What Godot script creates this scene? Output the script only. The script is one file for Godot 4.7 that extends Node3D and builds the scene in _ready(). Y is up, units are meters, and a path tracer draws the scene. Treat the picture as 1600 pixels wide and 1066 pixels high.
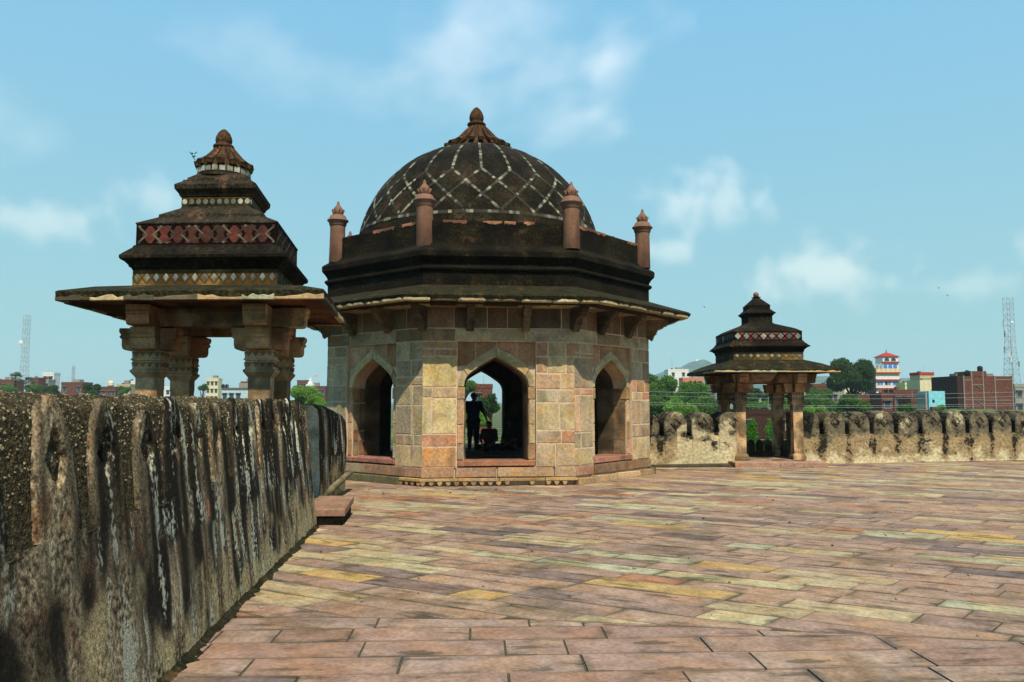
extends Node3D
# A stone terrace with a domed corner pavilion, two small pillared pavilions, battlement walls and a town behind.

var rng := RandomNumberGenerator.new()
var M := {}
var used := {}

# ---------------------------------------------------------------- mesh building
class MB:
	var v := PackedVector3Array()
	var n := PackedVector3Array()
	var c := PackedColorArray()
	var u := PackedVector2Array()
	var col := Color(1, 1, 1)

	func tri(a: Vector3, b: Vector3, d: Vector3, ua := Vector2.ZERO, ub := Vector2.ZERO, ud := Vector2.ZERO) -> void:
		var nn := (b - a).cross(d - a)
		if nn.length_squared() < 1e-16:
			return
		nn = nn.normalized()
		v.append(a); v.append(d); v.append(b)
		n.append(nn); n.append(nn); n.append(nn)
		c.append(col); c.append(col); c.append(col)
		u.append(ua); u.append(ud); u.append(ub)

	func quad(a: Vector3, b: Vector3, d: Vector3, e: Vector3) -> void:
		tri(a, b, d)
		tri(a, d, e)

	func stri(a: Vector3, b: Vector3, d: Vector3, na: Vector3, nb: Vector3, nd: Vector3, ca: Color, cb: Color, cd: Color, ua := Vector2.ZERO, ub := Vector2.ZERO, ud := Vector2.ZERO) -> void:
		v.append(a); v.append(d); v.append(b)
		n.append(na); n.append(nd); n.append(nb)
		c.append(ca); c.append(cd); c.append(cb)
		u.append(ua); u.append(ud); u.append(ub)

	# a box given by its centre, half sizes and axes
	func box(o: Vector3, h: Vector3, b := Basis.IDENTITY) -> void:
		var p := []
		for i in 8:
			p.append(o + b * Vector3(h.x if i & 1 else -h.x, h.y if i & 2 else -h.y, h.z if i & 4 else -h.z))
		quad(p[4], p[5], p[7], p[6]); quad(p[1], p[0], p[2], p[3])
		quad(p[5], p[1], p[3], p[7]); quad(p[0], p[4], p[6], p[2])
		quad(p[6], p[7], p[3], p[2]); quad(p[0], p[1], p[5], p[4])

	func box2(lo: Vector3, hi: Vector3) -> void:
		box((lo + hi) / 2, (hi - lo) / 2)

	# a smooth sheet of rows of points
	func sheet(rows: Array, flip := false, colors = null, uvs = null) -> void:
		var R := rows.size()
		var W: int = rows[0].size()
		var nor := []
		for i in R:
			var line := PackedVector3Array()
			for j in W:
				var a: Vector3 = rows[maxi(i - 1, 0)][j]
				var b: Vector3 = rows[mini(i + 1, R - 1)][j]
				var l: Vector3 = rows[i][maxi(j - 1, 0)]
				var r: Vector3 = rows[i][mini(j + 1, W - 1)]
				if j == 0 and (rows[i][0] as Vector3).distance_squared_to(rows[i][W - 1]) < 1e-8:
					l = rows[i][W - 2]
				if j == W - 1 and (rows[i][0] as Vector3).distance_squared_to(rows[i][W - 1]) < 1e-8:
					r = rows[i][1]
				var x := (r - l).cross(b - a)
				if x.length_squared() < 1e-14:
					x = Vector3.UP
				line.append((-x if flip else x).normalized())
			nor.append(line)
		for i in R - 1:
			for j in W - 1:
				var k := [[i, j], [i, j + 1], [i + 1, j + 1], [i + 1, j]]
				if flip:
					k = [[i, j], [i + 1, j], [i + 1, j + 1], [i, j + 1]]
				for q in [[0, 1, 2], [0, 2, 3]]:
					var P := []
					var N := []
					var C := []
					var U := []
					for e in q:
						var a: Array = k[e]
						P.append(rows[a[0]][a[1]]); N.append(nor[a[0]][a[1]])
						C.append(colors[a[0]][a[1]] if colors != null else col)
						U.append(uvs[a[0]][a[1]] if uvs != null else Vector2.ZERO)
					if (P[1] - P[0]).cross(P[2] - P[0]).length_squared() > 1e-16:
						stri(P[0], P[1], P[2], N[0], N[1], N[2], C[0], C[1], C[2], U[0], U[1], U[2])

	# a tapering round bar
	func tube(pts: Array, radii: Array, sides := 8, caps := true) -> void:
		var rows := []
		for i in pts.size():
			var d: Vector3 = (pts[mini(i + 1, pts.size() - 1)] - pts[maxi(i - 1, 0)]).normalized()
			var x := d.cross(Vector3(0.31, 0.9, 0.29) if absf(d.y) < 0.9 else Vector3(1, 0, 0.1)).normalized()
			var y := x.cross(d)
			var line := PackedVector3Array()
			for j in sides + 1:
				var a := TAU * j / sides
				line.append(pts[i] + (x * cos(a) + y * sin(a)) * radii[i])
			rows.append(line)
		sheet(rows, true)
		if caps:
			for e in [0, pts.size() - 1]:
				for j in sides:
					if e == 0:
						tri(pts[0], rows[0][j], rows[0][j + 1])
					else:
						tri(pts[e], rows[e][j + 1], rows[e][j])

	func mesh() -> ArrayMesh:
		var a := []
		a.resize(Mesh.ARRAY_MAX)
		a[Mesh.ARRAY_VERTEX] = v
		a[Mesh.ARRAY_NORMAL] = n
		a[Mesh.ARRAY_COLOR] = c
		a[Mesh.ARRAY_TEX_UV] = u
		var m := ArrayMesh.new()
		m.add_surface_from_arrays(Mesh.PRIMITIVE_TRIANGLES, a)
		return m


func ccw(p: PackedVector2Array) -> PackedVector2Array:
	if Geometry2D.is_polygon_clockwise(p):
		var q := p.duplicate()
		q.reverse()
		return q
	return p


func inset(p: PackedVector2Array, d: float) -> PackedVector2Array:
	var out := PackedVector2Array()
	var k := p.size()
	for i in k:
		var a := (p[i] - p[(i + k - 1) % k]).normalized()
		var b := (p[(i + 1) % k] - p[i]).normalized()
		var na := Vector2(-a.y, a.x)
		var nb := Vector2(-b.y, b.x)
		var m := na + nb
		var s := m.length_squared()
		out.append(p[i] + (m * (2.0 * d / s) if s > 0.3 else na * d))
	return out


# Extrudes a flat outline: map(p, depth) gives the place of each corner; d1 is the front.
func extrude(mb: MB, poly: PackedVector2Array, map: Callable, d0: float, d1: float, bevel := 0.0, back := false, uo := Vector2.ZERO, ur := 0.0) -> void:
	var p := ccw(poly)
	var k := p.size()
	if k < 3:
		return
	var top := inset(p, bevel) if bevel > 0 else p
	var idx := Geometry2D.triangulate_polygon(top)
	if idx.is_empty():
		top = p
		idx = Geometry2D.triangulate_polygon(p)
	var A := []
	var B := []
	var T := []
	var U := PackedVector2Array()
	for q in p:
		A.append(map.call(q, d0)); B.append(map.call(q, d1 - bevel))
		U.append(q.rotated(ur) + uo)
	for q in top:
		T.append(map.call(q, d1))
	for i in range(0, idx.size(), 3):
		var a := idx[i]
		var b := idx[i + 1]
		var e := idx[i + 2]
		if (top[b] - top[a]).cross(top[e] - top[a]) < 0:
			var s := b
			b = e
			e = s
		mb.tri(T[a], T[b], T[e], U[a], U[b], U[e])
		if back:
			mb.tri(A[a], A[e], A[b], U[a], U[e], U[b])
	for i in k:
		var j := (i + 1) % k
		var w := Vector2(0, d1 - d0)
		if bevel > 0 and top.size() == k:
			mb.tri(B[i], B[j], T[j], U[i], U[j], U[j]); mb.tri(B[i], T[j], T[i], U[i], U[j], U[i])
		mb.tri(A[i], A[j], B[j], U[i] + w, U[j] + w, U[j]); mb.tri(A[i], B[j], B[i], U[i] + w, U[j], U[i])


# A square, octagonal ... "lathe": profile of (half width, height), mapped by place(x, y, z)
func prism(mb: MB, sides: int, turn: float, prof: Array, place: Callable, jitter := 0.0) -> void:
	var k := 1.0 / cos(PI / sides)
	var rows := []
	for q in prof:
		var line := []
		for j in sides:
			var a := turn + (j - 0.5) * TAU / sides
			line.append(place.call(Vector3(sin(a) * q.x * k, q.y, cos(a) * q.x * k)))
		rows.append(line)
	for i in prof.size() - 1:
		for j in sides:
			var e := (j + 1) % sides
			mb.quad(rows[i][j], rows[i][e], rows[i + 1][e], rows[i + 1][j])


func lathe(mb: MB, o: Vector3, prof: Array, sides := 24) -> void:
	var rows := []
	for q in prof:
		var line := PackedVector3Array()
		for j in sides + 1:
			var a := TAU * j / sides
			line.append(o + Vector3(sin(a) * q.x, q.y, cos(a) * q.x))
		rows.append(line)
	mb.sheet(rows)


func plain(q: Vector3) -> Vector3:
	return q


# ---------------------------------------------------------------- objects
func numbered(called: String) -> String:
	var k: int = used.get(called, 0)
	used[called] = k + 1
	return called if k == 0 else "%s_%03d" % [called, k]


func thing(called: String, label: String, category: String, group := "", at := Vector3.ZERO) -> Node3D:
	var o := Node3D.new()
	o.name = numbered(called)
	o.position = at
	add_child(o)
	tag(o, label, category, group)
	return o


func tag(o: Node, label: String, category := "", group := "", kind := "") -> void:
	if label: o.set_meta("label", label)
	if category: o.set_meta("category", category)
	if group: o.set_meta("group", group)
	if kind: o.set_meta("kind", kind)


func put(called: String, m, material: Material, parent: Node = self) -> MeshInstance3D:
	var o := MeshInstance3D.new()
	o.name = numbered(called) if parent == self else called
	o.mesh = m.mesh() if m is MB else m
	o.material_override = material
	parent.add_child(o, true)
	return o


func stuff(o: Node) -> void:
	o.set_meta("kind", "stuff")


func structure(called: String, m, material: Material) -> MeshInstance3D:
	var o := put(called, m, material)
	o.set_meta("kind", "structure")
	return o


func L(r: int, g: int, b: int) -> Color:
	return Color8(r, g, b).srgb_to_linear()


# ---------------------------------------------------------------- textures
func noise(seed_: int, freq: float, oct := 4, kind := FastNoiseLite.TYPE_SIMPLEX_SMOOTH, cell := 0) -> FastNoiseLite:
	var f := FastNoiseLite.new()
	f.seed = seed_
	f.noise_type = kind
	f.frequency = freq
	f.fractal_octaves = oct
	f.fractal_type = FastNoiseLite.FRACTAL_FBM if oct > 1 else FastNoiseLite.FRACTAL_NONE
	if kind == FastNoiseLite.TYPE_CELLULAR:
		f.cellular_return_type = FastNoiseLite.RETURN_CELL_VALUE if cell == 1 else FastNoiseLite.RETURN_DISTANCE
	return f


func bytes(f: FastNoiseLite, w: int, h: int, sx := 1, sy := 1) -> PackedByteArray:
	# seamless grey picture, squeezed sx by sy times for stretched patterns
	var im := f.get_seamless_image(w / sx, h / sy)
	im.convert(Image.FORMAT_L8)
	if sx > 1 or sy > 1:
		im.resize(w, h, Image.INTERPOLATE_CUBIC)
	return im.get_data()


func picture(w: int, h: int, fn: Callable) -> ImageTexture:
	var d := PackedByteArray()
	d.resize(w * h * 3)
	var k := 0
	for i in w * h:
		var q: Color = fn.call(i)
		d[k] = q.r8; d[k + 1] = q.g8; d[k + 2] = q.b8
		k += 3
	return ImageTexture.create_from_image(Image.create_from_data(w, h, false, Image.FORMAT_RGB8, d))


func grey(d: PackedByteArray, w: int, h: int) -> ImageTexture:
	return ImageTexture.create_from_image(Image.create_from_data(w, h, false, Image.FORMAT_L8, d))


func ss(a: float, b: float, x: float) -> float:
	return smoothstep(a, b, x)


func mat(called: String, color: Color, tex: Texture2D = null, size := Vector3.ONE, rough := 0.9, bump: Texture2D = null, bump_cm := 1.0) -> StandardMaterial3D:
	var m := StandardMaterial3D.new()
	m.resource_name = called
	m.albedo_color = color.linear_to_srgb()
	m.roughness = rough
	m.metallic_specular = 0.25
	m.vertex_color_use_as_albedo = true
	if tex or bump:
		m.albedo_texture = tex
		m.uv1_triplanar = true
		m.uv1_world_triplanar = true
		m.uv1_scale = Vector3.ONE / size
	if bump:
		m.heightmap_enabled = true
		m.heightmap_texture = bump
		m.heightmap_scale = bump_cm
	M[called] = m
	return m


func flat_uv(m: StandardMaterial3D, s: Vector3) -> void:
	m.uv1_triplanar = false
	m.uv1_world_triplanar = false
	m.uv1_scale = s


func second(m: StandardMaterial3D, tex: Texture2D, size: Vector3) -> void:
	m.detail_enabled = true
	m.detail_albedo = tex
	m.detail_blend_mode = BaseMaterial3D.BLEND_MODE_MUL
	m.detail_uv_layer = BaseMaterial3D.DETAIL_UV_2
	m.uv2_triplanar = true
	m.uv2_world_triplanar = true
	m.uv2_scale = Vector3.ONE / size


func materials() -> void:
	var W := 512
	var fine := bytes(noise(1, 0.09, 3), W, W)
	var mid := bytes(noise(2, 0.018, 4), W, W)
	var big := bytes(noise(3, 0.006, 4), W, W)
	var cells := bytes(noise(4, 0.05, 2, FastNoiseLite.TYPE_CELLULAR), W, W)
	var band := bytes(noise(5, 0.02, 4), W, W, 1, 4)
	var blot := bytes(noise(6, 0.012, 5), W, W)
	var smear := bytes(noise(7, 0.022, 5), W, W, 4, 1)
	var fine_t := grey(fine, W, W)
	var mid_t := grey(mid, W, W)
	var cell_t := grey(cells, W, W)
	# sandstone: pale, grainy, faint bedding and rusty or sooty blotches
	var sand := picture(W, W, func(i):
		var t := 0.84 + (fine[i] - 128) / 255.0 * 0.26 + (band[i] - 128) / 255.0 * 0.14 + (mid[i] - 128) / 255.0 * 0.16
		var r := ss(0.55, 0.8, mid[i] / 255.0)
		var d := ss(0.60, 0.95, blot[i] / 255.0 + (fine[i] - 128) / 255.0 * 0.25) * 0.28
		var q := Color(t, t * (1 - 0.07 * r), t * (1 - 0.18 * r))
		return q.lerp(Color(0.36, 0.34, 0.30), d))
	var s := mat("stone", Color.WHITE, sand, Vector3.ONE, 0.9, fine_t, 0.5)
	flat_uv(s, Vector3(0.26, 0.26, 1))
	mat("stone_tri", Color.WHITE, sand, Vector3(2.4, 2.4, 2.4), 0.9, fine_t, 0.5)
	# large soft stains that multiply over other textures
	var stain := picture(W, W, func(i):
		var a := ss(0.35, 0.7, big[i] / 255.0)
		var t := 0.62 + 0.38 * a
		return Color(t, t * 0.99, t * 0.96))
	second(M.stone_tri, stain, Vector3(3.1, 3.1, 3.1))
	# paving: as sandstone but with blackish green algae blots
	var pave := picture(W, W, func(i):
		var t := 0.86 + (fine[i] - 128) / 255.0 * 0.22 + (mid[i] - 128) / 255.0 * 0.22
		var r := ss(0.5, 0.75, big[i] / 255.0)
		var q := Color(t, t * (1 - 0.04 * r), t * (1 - 0.10 * r))
		var k := ss(0.64, 0.84, smear[i] / 255.0 + (fine[i] - 128) / 255.0 * 0.30)
		return q.lerp(Color(0.40, 0.41, 0.38), k * 0.55))
	var pv := mat("paving", Color.WHITE, pave, Vector3.ONE, 0.85, fine_t, 0.35)
	flat_uv(pv, Vector3(0.42, 0.42, 1))
	var pstain := picture(W, W, func(i):
		var k := ss(0.58, 0.90, big[i] / 255.0 + (mid[i] - 128) / 255.0 * 0.45 + (fine[i] - 128) / 255.0 * 0.2)
		return Color(1, 1, 1).lerp(Color(0.84, 0.85, 0.83), k))
	second(pv, pstain, Vector3(5.3, 5.3, 5.3))
	mat("joint", Color.WHITE, pave, Vector3(0.7, 0.7, 0.7), 0.95, fine_t, 0.6)
	# mossy black crust on roofs and dome
	var crust := picture(W, W, func(i):
		var t := 0.62 + (fine[i] - 128) / 255.0 * 0.75 + (mid[i] - 128) / 255.0 * 0.45
		var g := ss(0.45, 0.7, blot[i] / 255.0)
		var q := Color(0.78, 0.71, 0.60).lerp(Color(0.66, 0.67, 0.52), g) * t
		var red := ss(0.70, 0.78, (mid[i] + big[i]) / 510.0 + (fine[i] - 128) / 255.0 * 0.12)
		q = q.lerp(Color(0.98, 0.76, 0.62), red * 0.75)
		if fine[i] > 208 and mid[i] > 120:
			q = Color(0.95, 0.9, 0.8)
		return q)
	mat("crust", L(98, 92, 82), crust, Vector3(3.6, 3.6, 3.6), 0.95, fine_t, 1.2)
	second(M.crust, stain, Vector3(4.3, 4.3, 4.3))
	mat("black_crust", L(74, 70, 56), crust, Vector3(3.9, 3.9, 3.9), 0.95, fine_t, 1.2)
	second(M.black_crust, stain, Vector3(3.3, 3.3, 3.3))
	mat("moss", L(92, 90, 68), crust, Vector3(2.9, 2.9, 2.9), 0.95, fine_t, 1.0)
	mat("roof_worn", L(110, 102, 95), crust, Vector3(2.6, 2.6, 2.6), 0.95, fine_t, 1.0)
	mat("roof_red", L(112, 70, 56), crust, Vector3(1.0, 1.0, 1.0), 0.95, fine_t, 1.0)
	# rubble concrete with bright pebbles
	var peb := picture(W, W, func(i):
		var t := 0.42 + (mid[i] - 128) / 255.0 * 0.5 + (fine[i] - 128) / 255.0 * 0.3
		var q := Color(t, t * 0.93, t * 0.76)
		if cells[i] < 62:
			q = q.lerp(Color(1, 0.95, 0.82), ss(62, 40, cells[i]) * (0.35 + 0.65 * ss(0.4, 0.62, mid[i] / 255.0)))
		return q)
	mat("rubble", L(152, 146, 128), peb, Vector3(0.42, 0.42, 0.42), 0.95, cell_t, -1.4)
	# near wall: its own picture, black, white and brown streaks down the face
	var ww := 2048
	var wh := 256
	var st1 := bytes(noise(11, 0.030, 4), ww, wh, 1, 5)
	var st2 := bytes(noise(12, 0.016, 4), ww, wh, 1, 5)
	var st3 := bytes(noise(13, 0.013, 3), ww, wh, 1, 8)
	var pa := bytes(noise(14, 0.010, 4), ww, wh)
	var pf := bytes(noise(15, 0.13, 3), ww, wh)
	var rb := bytes(noise(16, 0.02, 4), ww, wh, 1, 2)
	var wall := picture(ww, wh, func(i):
		var h := 1.0 - float(i / ww) / wh
		var x := float(i % ww) / ww
		var sp := (pf[i] - 128) / 255.0
		var lo := (pa[i] - 128) / 255.0
		var far := ss(0.36, 0.60, x)
		var t := 0.60 + sp * 0.85 + lo * 0.40
		var q := Color(t, t * 0.89, t * 0.74)
		q = q.lerp(Color(0.44, 0.27, 0.17) * (0.9 + sp), ss(0.56, 0.78, rb[i] / 255.0 + sp * 0.2) * 0.55)
		var bars := st3[i] / 255.0 * 0.55 + st2[i] / 255.0 * 0.45
		var blk := ss(0.47 - 0.16 * far, 0.72 - 0.18 * far, bars + sp * 0.30 + lo * 0.12) * ss(-0.02, 0.30, h + lo * 0.5)
		q = q.lerp(Color(0.115, 0.105, 0.085) * (0.9 + sp * 1.2), blk * 0.93)
		var wht := ss(0.58 - 0.05 * far, 0.80 - 0.08 * far, st1[i] / 255.0 + sp * 0.55 + lo * 0.10) * ss(0.30, 0.6, st3[(i + 700) % st3.size()] / 255.0 + lo * 0.3)
		q = q.lerp(Color(0.82, 0.83, 0.78), wht * (0.66 + 0.34 * far))
		var base := ss(0.30, 0.06, h + lo * 0.6 + sp * 0.1) * ss(0.32, 0.5, st2[i] / 255.0 + sp * 0.15)
		return q.lerp(Color(0.80, 0.73, 0.57) * (0.95 + sp * 0.5), base * 0.9))
	var wm := mat("near_wall", L(246, 244, 236), wall, Vector3.ONE, 0.95, null)
	flat_uv(wm, Vector3.ONE)
	wm.heightmap_enabled = true
	wm.heightmap_texture = grey(pf, ww, wh)
	wm.heightmap_scale = 0.25
	var grain := picture(W, W, func(i):
		var t := 0.80 + (fine[i] - 128) / 255.0 * 0.9
		if cells[i] < 48: t += 0.35 * ss(48, 20, cells[i])
		return Color(t, t, t * 0.98))
	second(wm, grain, Vector3(0.55, 0.8, 0.55))
	# far walls: lichen grey above, cream lime below, black blots
	var fa := bytes(noise(21, 0.012, 5), ww, wh, 1, 2)
	var fb := bytes(noise(22, 0.026, 5), ww, wh, 1, 2)
	var fc := bytes(noise(23, 0.10, 4), ww, wh, 1, 2)
	var farw := picture(ww, wh, func(i):
		var h := 1.0 - float(i / ww) / wh
		var x := float(i % ww) / ww
		var g := (fc[i] - 128) / 255.0
		var n1 := (fa[i] - 128) / 255.0
		var n2 := (fb[i] - 128) / 255.0
		# how far from the middle of the merlon above: rain runs down from the gaps
		var al := (x - 0.03) * 26.0 - 1.06 if x < 0.63 else (x - 0.66) * 26.0 - 0.25
		var m := absf(fposmod(al / 0.757 + 0.5, 1.0) - 0.5) * 2.0 + n1 * 0.45
		var t := 0.5 + g * 0.6
		var top := Color(0.44, 0.42, 0.37) * (0.6 + t * 0.9)
		var low := Color(0.64, 0.57, 0.46) * (0.55 + t * 0.9)
		var up := ss(0.42, 0.58, h + n1 * 0.3)
		var q := low.lerp(top, up)
		var cream := ss(0.34, 0.16, h + m * 0.22 + n2 * 0.3) * ss(-0.20, 0.10, n1 + 0.15)
		if x > 0.73: cream = maxf(cream, 0.75 * ss(0.66, 0.42, h + n1 * 0.6 + n2 * 0.8 - (x - 0.73) * 2.5))
		q = q.lerp(Color(0.90, 0.87, 0.76) * (0.9 + g * 0.3), cream)
		q = q.lerp(Color(0.88, 0.85, 0.77), ss(0.16, 0.34, n1 + g * 0.35) * 0.75)
		var blk := ss(0.42, 0.74, 0.35 + n2 * 0.55 + g * 0.65 + 0.36 * ss(0.55, 0.95, m) * ss(0.02, 0.3, h) * (1.0 - 0.6 * up) + 0.14 * up - cream * 0.25)
		q = q.lerp(Color(0.115, 0.11, 0.095), blk * 0.92)
		return q.lerp(Color(0.78, 0.75, 0.68), ss(0.14, 0.28, g) * 0.55 * up))
	var fm := mat("far_wall", L(225, 218, 200), farw, Vector3.ONE, 0.95, null)
	flat_uv(fm, Vector3.ONE)
	fm.heightmap_enabled = true
	fm.heightmap_texture = grey(fc, ww, wh)
	fm.heightmap_scale = 1.2
	# plain tinted materials of the town
	var soft := picture(256, 256, func(i: int):
		var t := 0.90 + (mid[(i / 256) * 2 * W + (i % 256) * 2] - 128) / 255.0 * 0.16
		return Color(t, t, t * 0.99))
	var brick := picture(256, 256, func(i: int):
		var y := (i / 256) / 16
		var x := ((i % 256) + (16 if y % 2 else 0)) % 256
		var edge := (i / 256) % 16 < 3 or x % 32 < 3
		var k := 0.8 + 0.2 * fmod(sin(float(y * 37 + (x / 32) * 91)) * 437.5, 1.0)
		return Color(0.72, 0.66, 0.6) if edge else Color(k, k * 0.9, k * 0.85))
	mat("brick", L(136, 96, 84), brick, Vector3(1.9, 1.9, 1.9), 0.9)
	second(M.brick, soft, Vector3(6, 6, 6))
	mat("darkbrick", L(74, 52, 46), brick, Vector3(1.9, 1.9, 1.9), 0.9)
	var tints := {"white": L(226, 226, 222), "grey": L(150, 148, 142), "tan": L(188, 168, 130), "cream": L(222, 212, 172), "yellow": L(220, 216, 150), "salmon": L(212, 130, 98), "lightblue": L(176, 204, 214), "cyan": L(134, 212, 224), "concrete": L(140, 132, 122), "darkgrey": L(92, 84, 82), "red": L(172, 60, 46), "orange": L(230, 178, 110), "roofgrey": L(96, 92, 86)}
	for k in tints:
		mat(k, tints[k], soft, Vector3(5, 5, 5), 0.85)
	mat("browntop", L(190, 180, 140), soft, Vector3(5, 5, 5), 0.85)
	mat("black_plastic", L(24, 26, 30), null, Vector3.ONE, 0.5)
	mat("steel", L(150, 156, 160), null, Vector3.ONE, 0.5)
	mat("glass", L(52, 66, 84), null, Vector3.ONE, 0.2)
	mat("blue_glass", L(62, 118, 190), null, Vector3.ONE, 0.25)
	mat("void", L(30, 28, 26), null, Vector3.ONE, 0.9)
	mat("bark", L(92, 74, 56), crust, Vector3(1, 2, 1), 0.95)
	mat("ground", L(96, 110, 66), stain, Vector3(40, 40, 40), 0.95)
	mat("earth", L(150, 122, 88), stain, Vector3(4, 4, 4), 0.95)
	mat("hill", L(72, 96, 66), stain, Vector3(160, 160, 160), 0.95)
	var leaf := mat("leaf", Color.WHITE, null, Vector3.ONE, 0.6)
	leaf.backlight_enabled = true
	leaf.backlight = Color(0.5, 0.55, 0.25)
	leaf.metallic_specular = 0.3
	mat("lime", L(206, 196, 168), sand, Vector3(0.8, 0.8, 0.8), 0.9, fine_t, 1.0)
	mat("mortar", L(228, 202, 174), sand, Vector3(0.9, 0.9, 0.9), 0.95, fine_t, 0.8)
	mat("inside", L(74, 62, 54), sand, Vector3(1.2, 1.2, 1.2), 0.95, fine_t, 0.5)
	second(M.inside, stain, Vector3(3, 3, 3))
	mat("tile", Color.WHITE, mid_t, Vector3(0.5, 0.5, 0.5), 0.85)
	M.tile.albedo_texture = picture(256, 256, func(i):
		var t := 0.62 + mid[(i / 256) * W + i % 256] / 255.0 * 0.38
		return Color(t, t, t * 0.98))
	mat("skin", L(84, 56, 42), null, Vector3.ONE, 0.6)
	mat("shirt", L(34, 42, 62), null, Vector3.ONE, 0.9)
	mat("cloth", L(52, 34, 38), null, Vector3.ONE, 0.9)
	mat("trousers", L(28, 27, 29), null, Vector3.ONE, 0.9)
	mat("hair", L(18, 15, 14), null, Vector3.ONE, 0.6)


# ---------------------------------------------------------------- paving
func paving() -> void:
	var base := MB.new()
	base.col = L(92, 86, 70)
	base.quad(Vector3(-9, -0.012, 3), Vector3(26, -0.012, 3), Vector3(26, -0.012, -27), Vector3(-9, -0.012, -27))
	base.quad(Vector3(-9, -1, 3), Vector3(26, -1, 3), Vector3(26, -0.012, 3), Vector3(-9, -0.012, 3))
	var terrace := structure("terrace_floor", base, M.joint)
	terrace.set_meta("label", "stone paved terrace floor of long pink and buff slabs")
	# outlines in (x, -z)
	var wall_line := [Vector2(-1.62, -2.5), Vector2(-2.63, 10.45)]
	var field := PackedVector2Array([Vector2(-2.22, 6.10), Vector2(0.3, 5.99), Vector2(6.0, 5.05), Vector2(24, 2.1), Vector2(24, 23.4), Vector2(7.8, 20.7), Vector2(6.0, 20.3), Vector2(2.6, 19.7), Vector2(2.6, 18), Vector2(-4, 17.2), Vector2(-3.2, 14.9), Vector2(-2.98, 11.3), Vector2(-2.64, 10.45)])
	var front := PackedVector2Array([Vector2(-1.60, -2.6), Vector2(24, -2.6), Vector2(24, 2.08), Vector2(6.0, 5.03), Vector2(0.3, 5.97), Vector2(-2.21, 6.08)])
	var pinks := [L(172, 138, 118), L(168, 136, 118), L(176, 146, 126), L(164, 130, 110), L(170, 142, 124)]
	var mixed := [L(172, 140, 118), L(168, 138, 120), L(178, 146, 122), L(190, 166, 128), L(200, 180, 138), L(196, 160, 104), L(128, 108, 100), L(144, 120, 108), L(178, 128, 96), L(178, 166, 132), L(190, 180, 146), L(180, 146, 120)]
	var wts := [9, 9, 9, 6, 3.4, 2.2, 2.2, 3.2, 2.6, 2.6, 1.6, 7]
	var slabs := []
	rng.seed = 77
	# the rows in front run across the view
	var y0 := 0.0
	var row := 0
	for k in 34:
		var w := rng.randf_range(0.27, 0.335)
		var x := -4.0 + rng.randf_range(0, 0.8)
		while x < 14:
			var l := rng.randf_range(0.75, 1.35) if rng.randf() < 0.86 else rng.randf_range(0.4, 0.6)
			var r := 0.04
			var o := Vector2(0, -2.7)
			var d := Vector2(cos(r), sin(r))
			var e := Vector2(-sin(r), cos(r))
			var q := PackedVector2Array([o + d * x + e * y0, o + d * (x + l) + e * y0, o + d * (x + l) + e * (y0 + w), o + d * x + e * (y0 + w)])
			var tone: Color = pinks[rng.randi() % pinks.size()]
			if rng.randf() < 0.05 and x > 2.6: tone = mixed[4]
			if rng.randf() < 0.04: tone = mixed[6]
			slabs.append([q, front, tone])
			x += l
		y0 += w
	# the field lies askew
	var d2 := Vector2(cos(0.49), -sin(0.49))
	var e2 := Vector2(cos(0.80), sin(0.80))
	var total := 0.0
	for q in wts: total += q
	var t := -14.0
	while t < 34:
		var w2 := rng.randf_range(0.28, 0.345)
		var x2 := -22.0 + rng.randf_range(0, 1)
		while x2 < 30:
			var l2 := rng.randf_range(0.62, 1.35) if rng.randf() < 0.8 else rng.randf_range(0.35, 0.6)
			var o2 := Vector2(0, 5.5) + d2 * x2 + e2 * t
			if o2.x > -6 and o2.x < 26 and o2.y > 0.5 and o2.y < 26:
				var pick := rng.randf() * total
				var tone2: Color = mixed[0]
				for j in wts.size():
					pick -= wts[j]
					if pick < 0:
						tone2 = mixed[j]
						break
				slabs.append([PackedVector2Array([o2, o2 + d2 * l2, o2 + d2 * l2 + e2 * w2, o2 + e2 * w2]), field, tone2])
			x2 += l2
		t += w2
	var cut := []
	for s in slabs:
		var shrunk := inset(ccw(s[0]), 0.006 + rng.randf() * 0.004)
		for p in Geometry2D.intersect_polygons(shrunk, s[1]):
			var area := 0.0
			var mid := Vector2.ZERO
			for i in p.size():
				area += p[i].cross(p[(i + 1) % p.size()]) / 2
				mid += p[i] / p.size()
			if absf(area) < 0.012:
				continue
			var seen := mid.y > 3.0 and absf(mid.x) < mid.y * 0.70 + 0.6
			cut.append([mid.length() + (0.0 if seen else 100.0), ccw(p), s[2], mid])
	cut.sort_custom(func(a, b): return a[0] < b[0])
	var far := MB.new()
	var moss := noise(31, 0.9, 3)
	for i in cut.size():
		var near := i < 295
		var mb := MB.new() if near else far
		var j := rng.randf_range(-0.10, 0.06)
		var tone3: Color = cut[i][2]
		tone3 = Color(tone3.r * (0.93 + j), tone3.g * (0.96 + j * 1.05), tone3.b * (0.98 + j * 1.1))
		slab(mb, cut[i][1], tone3, near, moss)
		if near:
			put("paving_slab", mb, M.paving, terrace)
	stuff(put("paving_slabs_beyond", far, M.paving, terrace))
	# loose bits of lime and grit
	var grit := MB.new()
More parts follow.
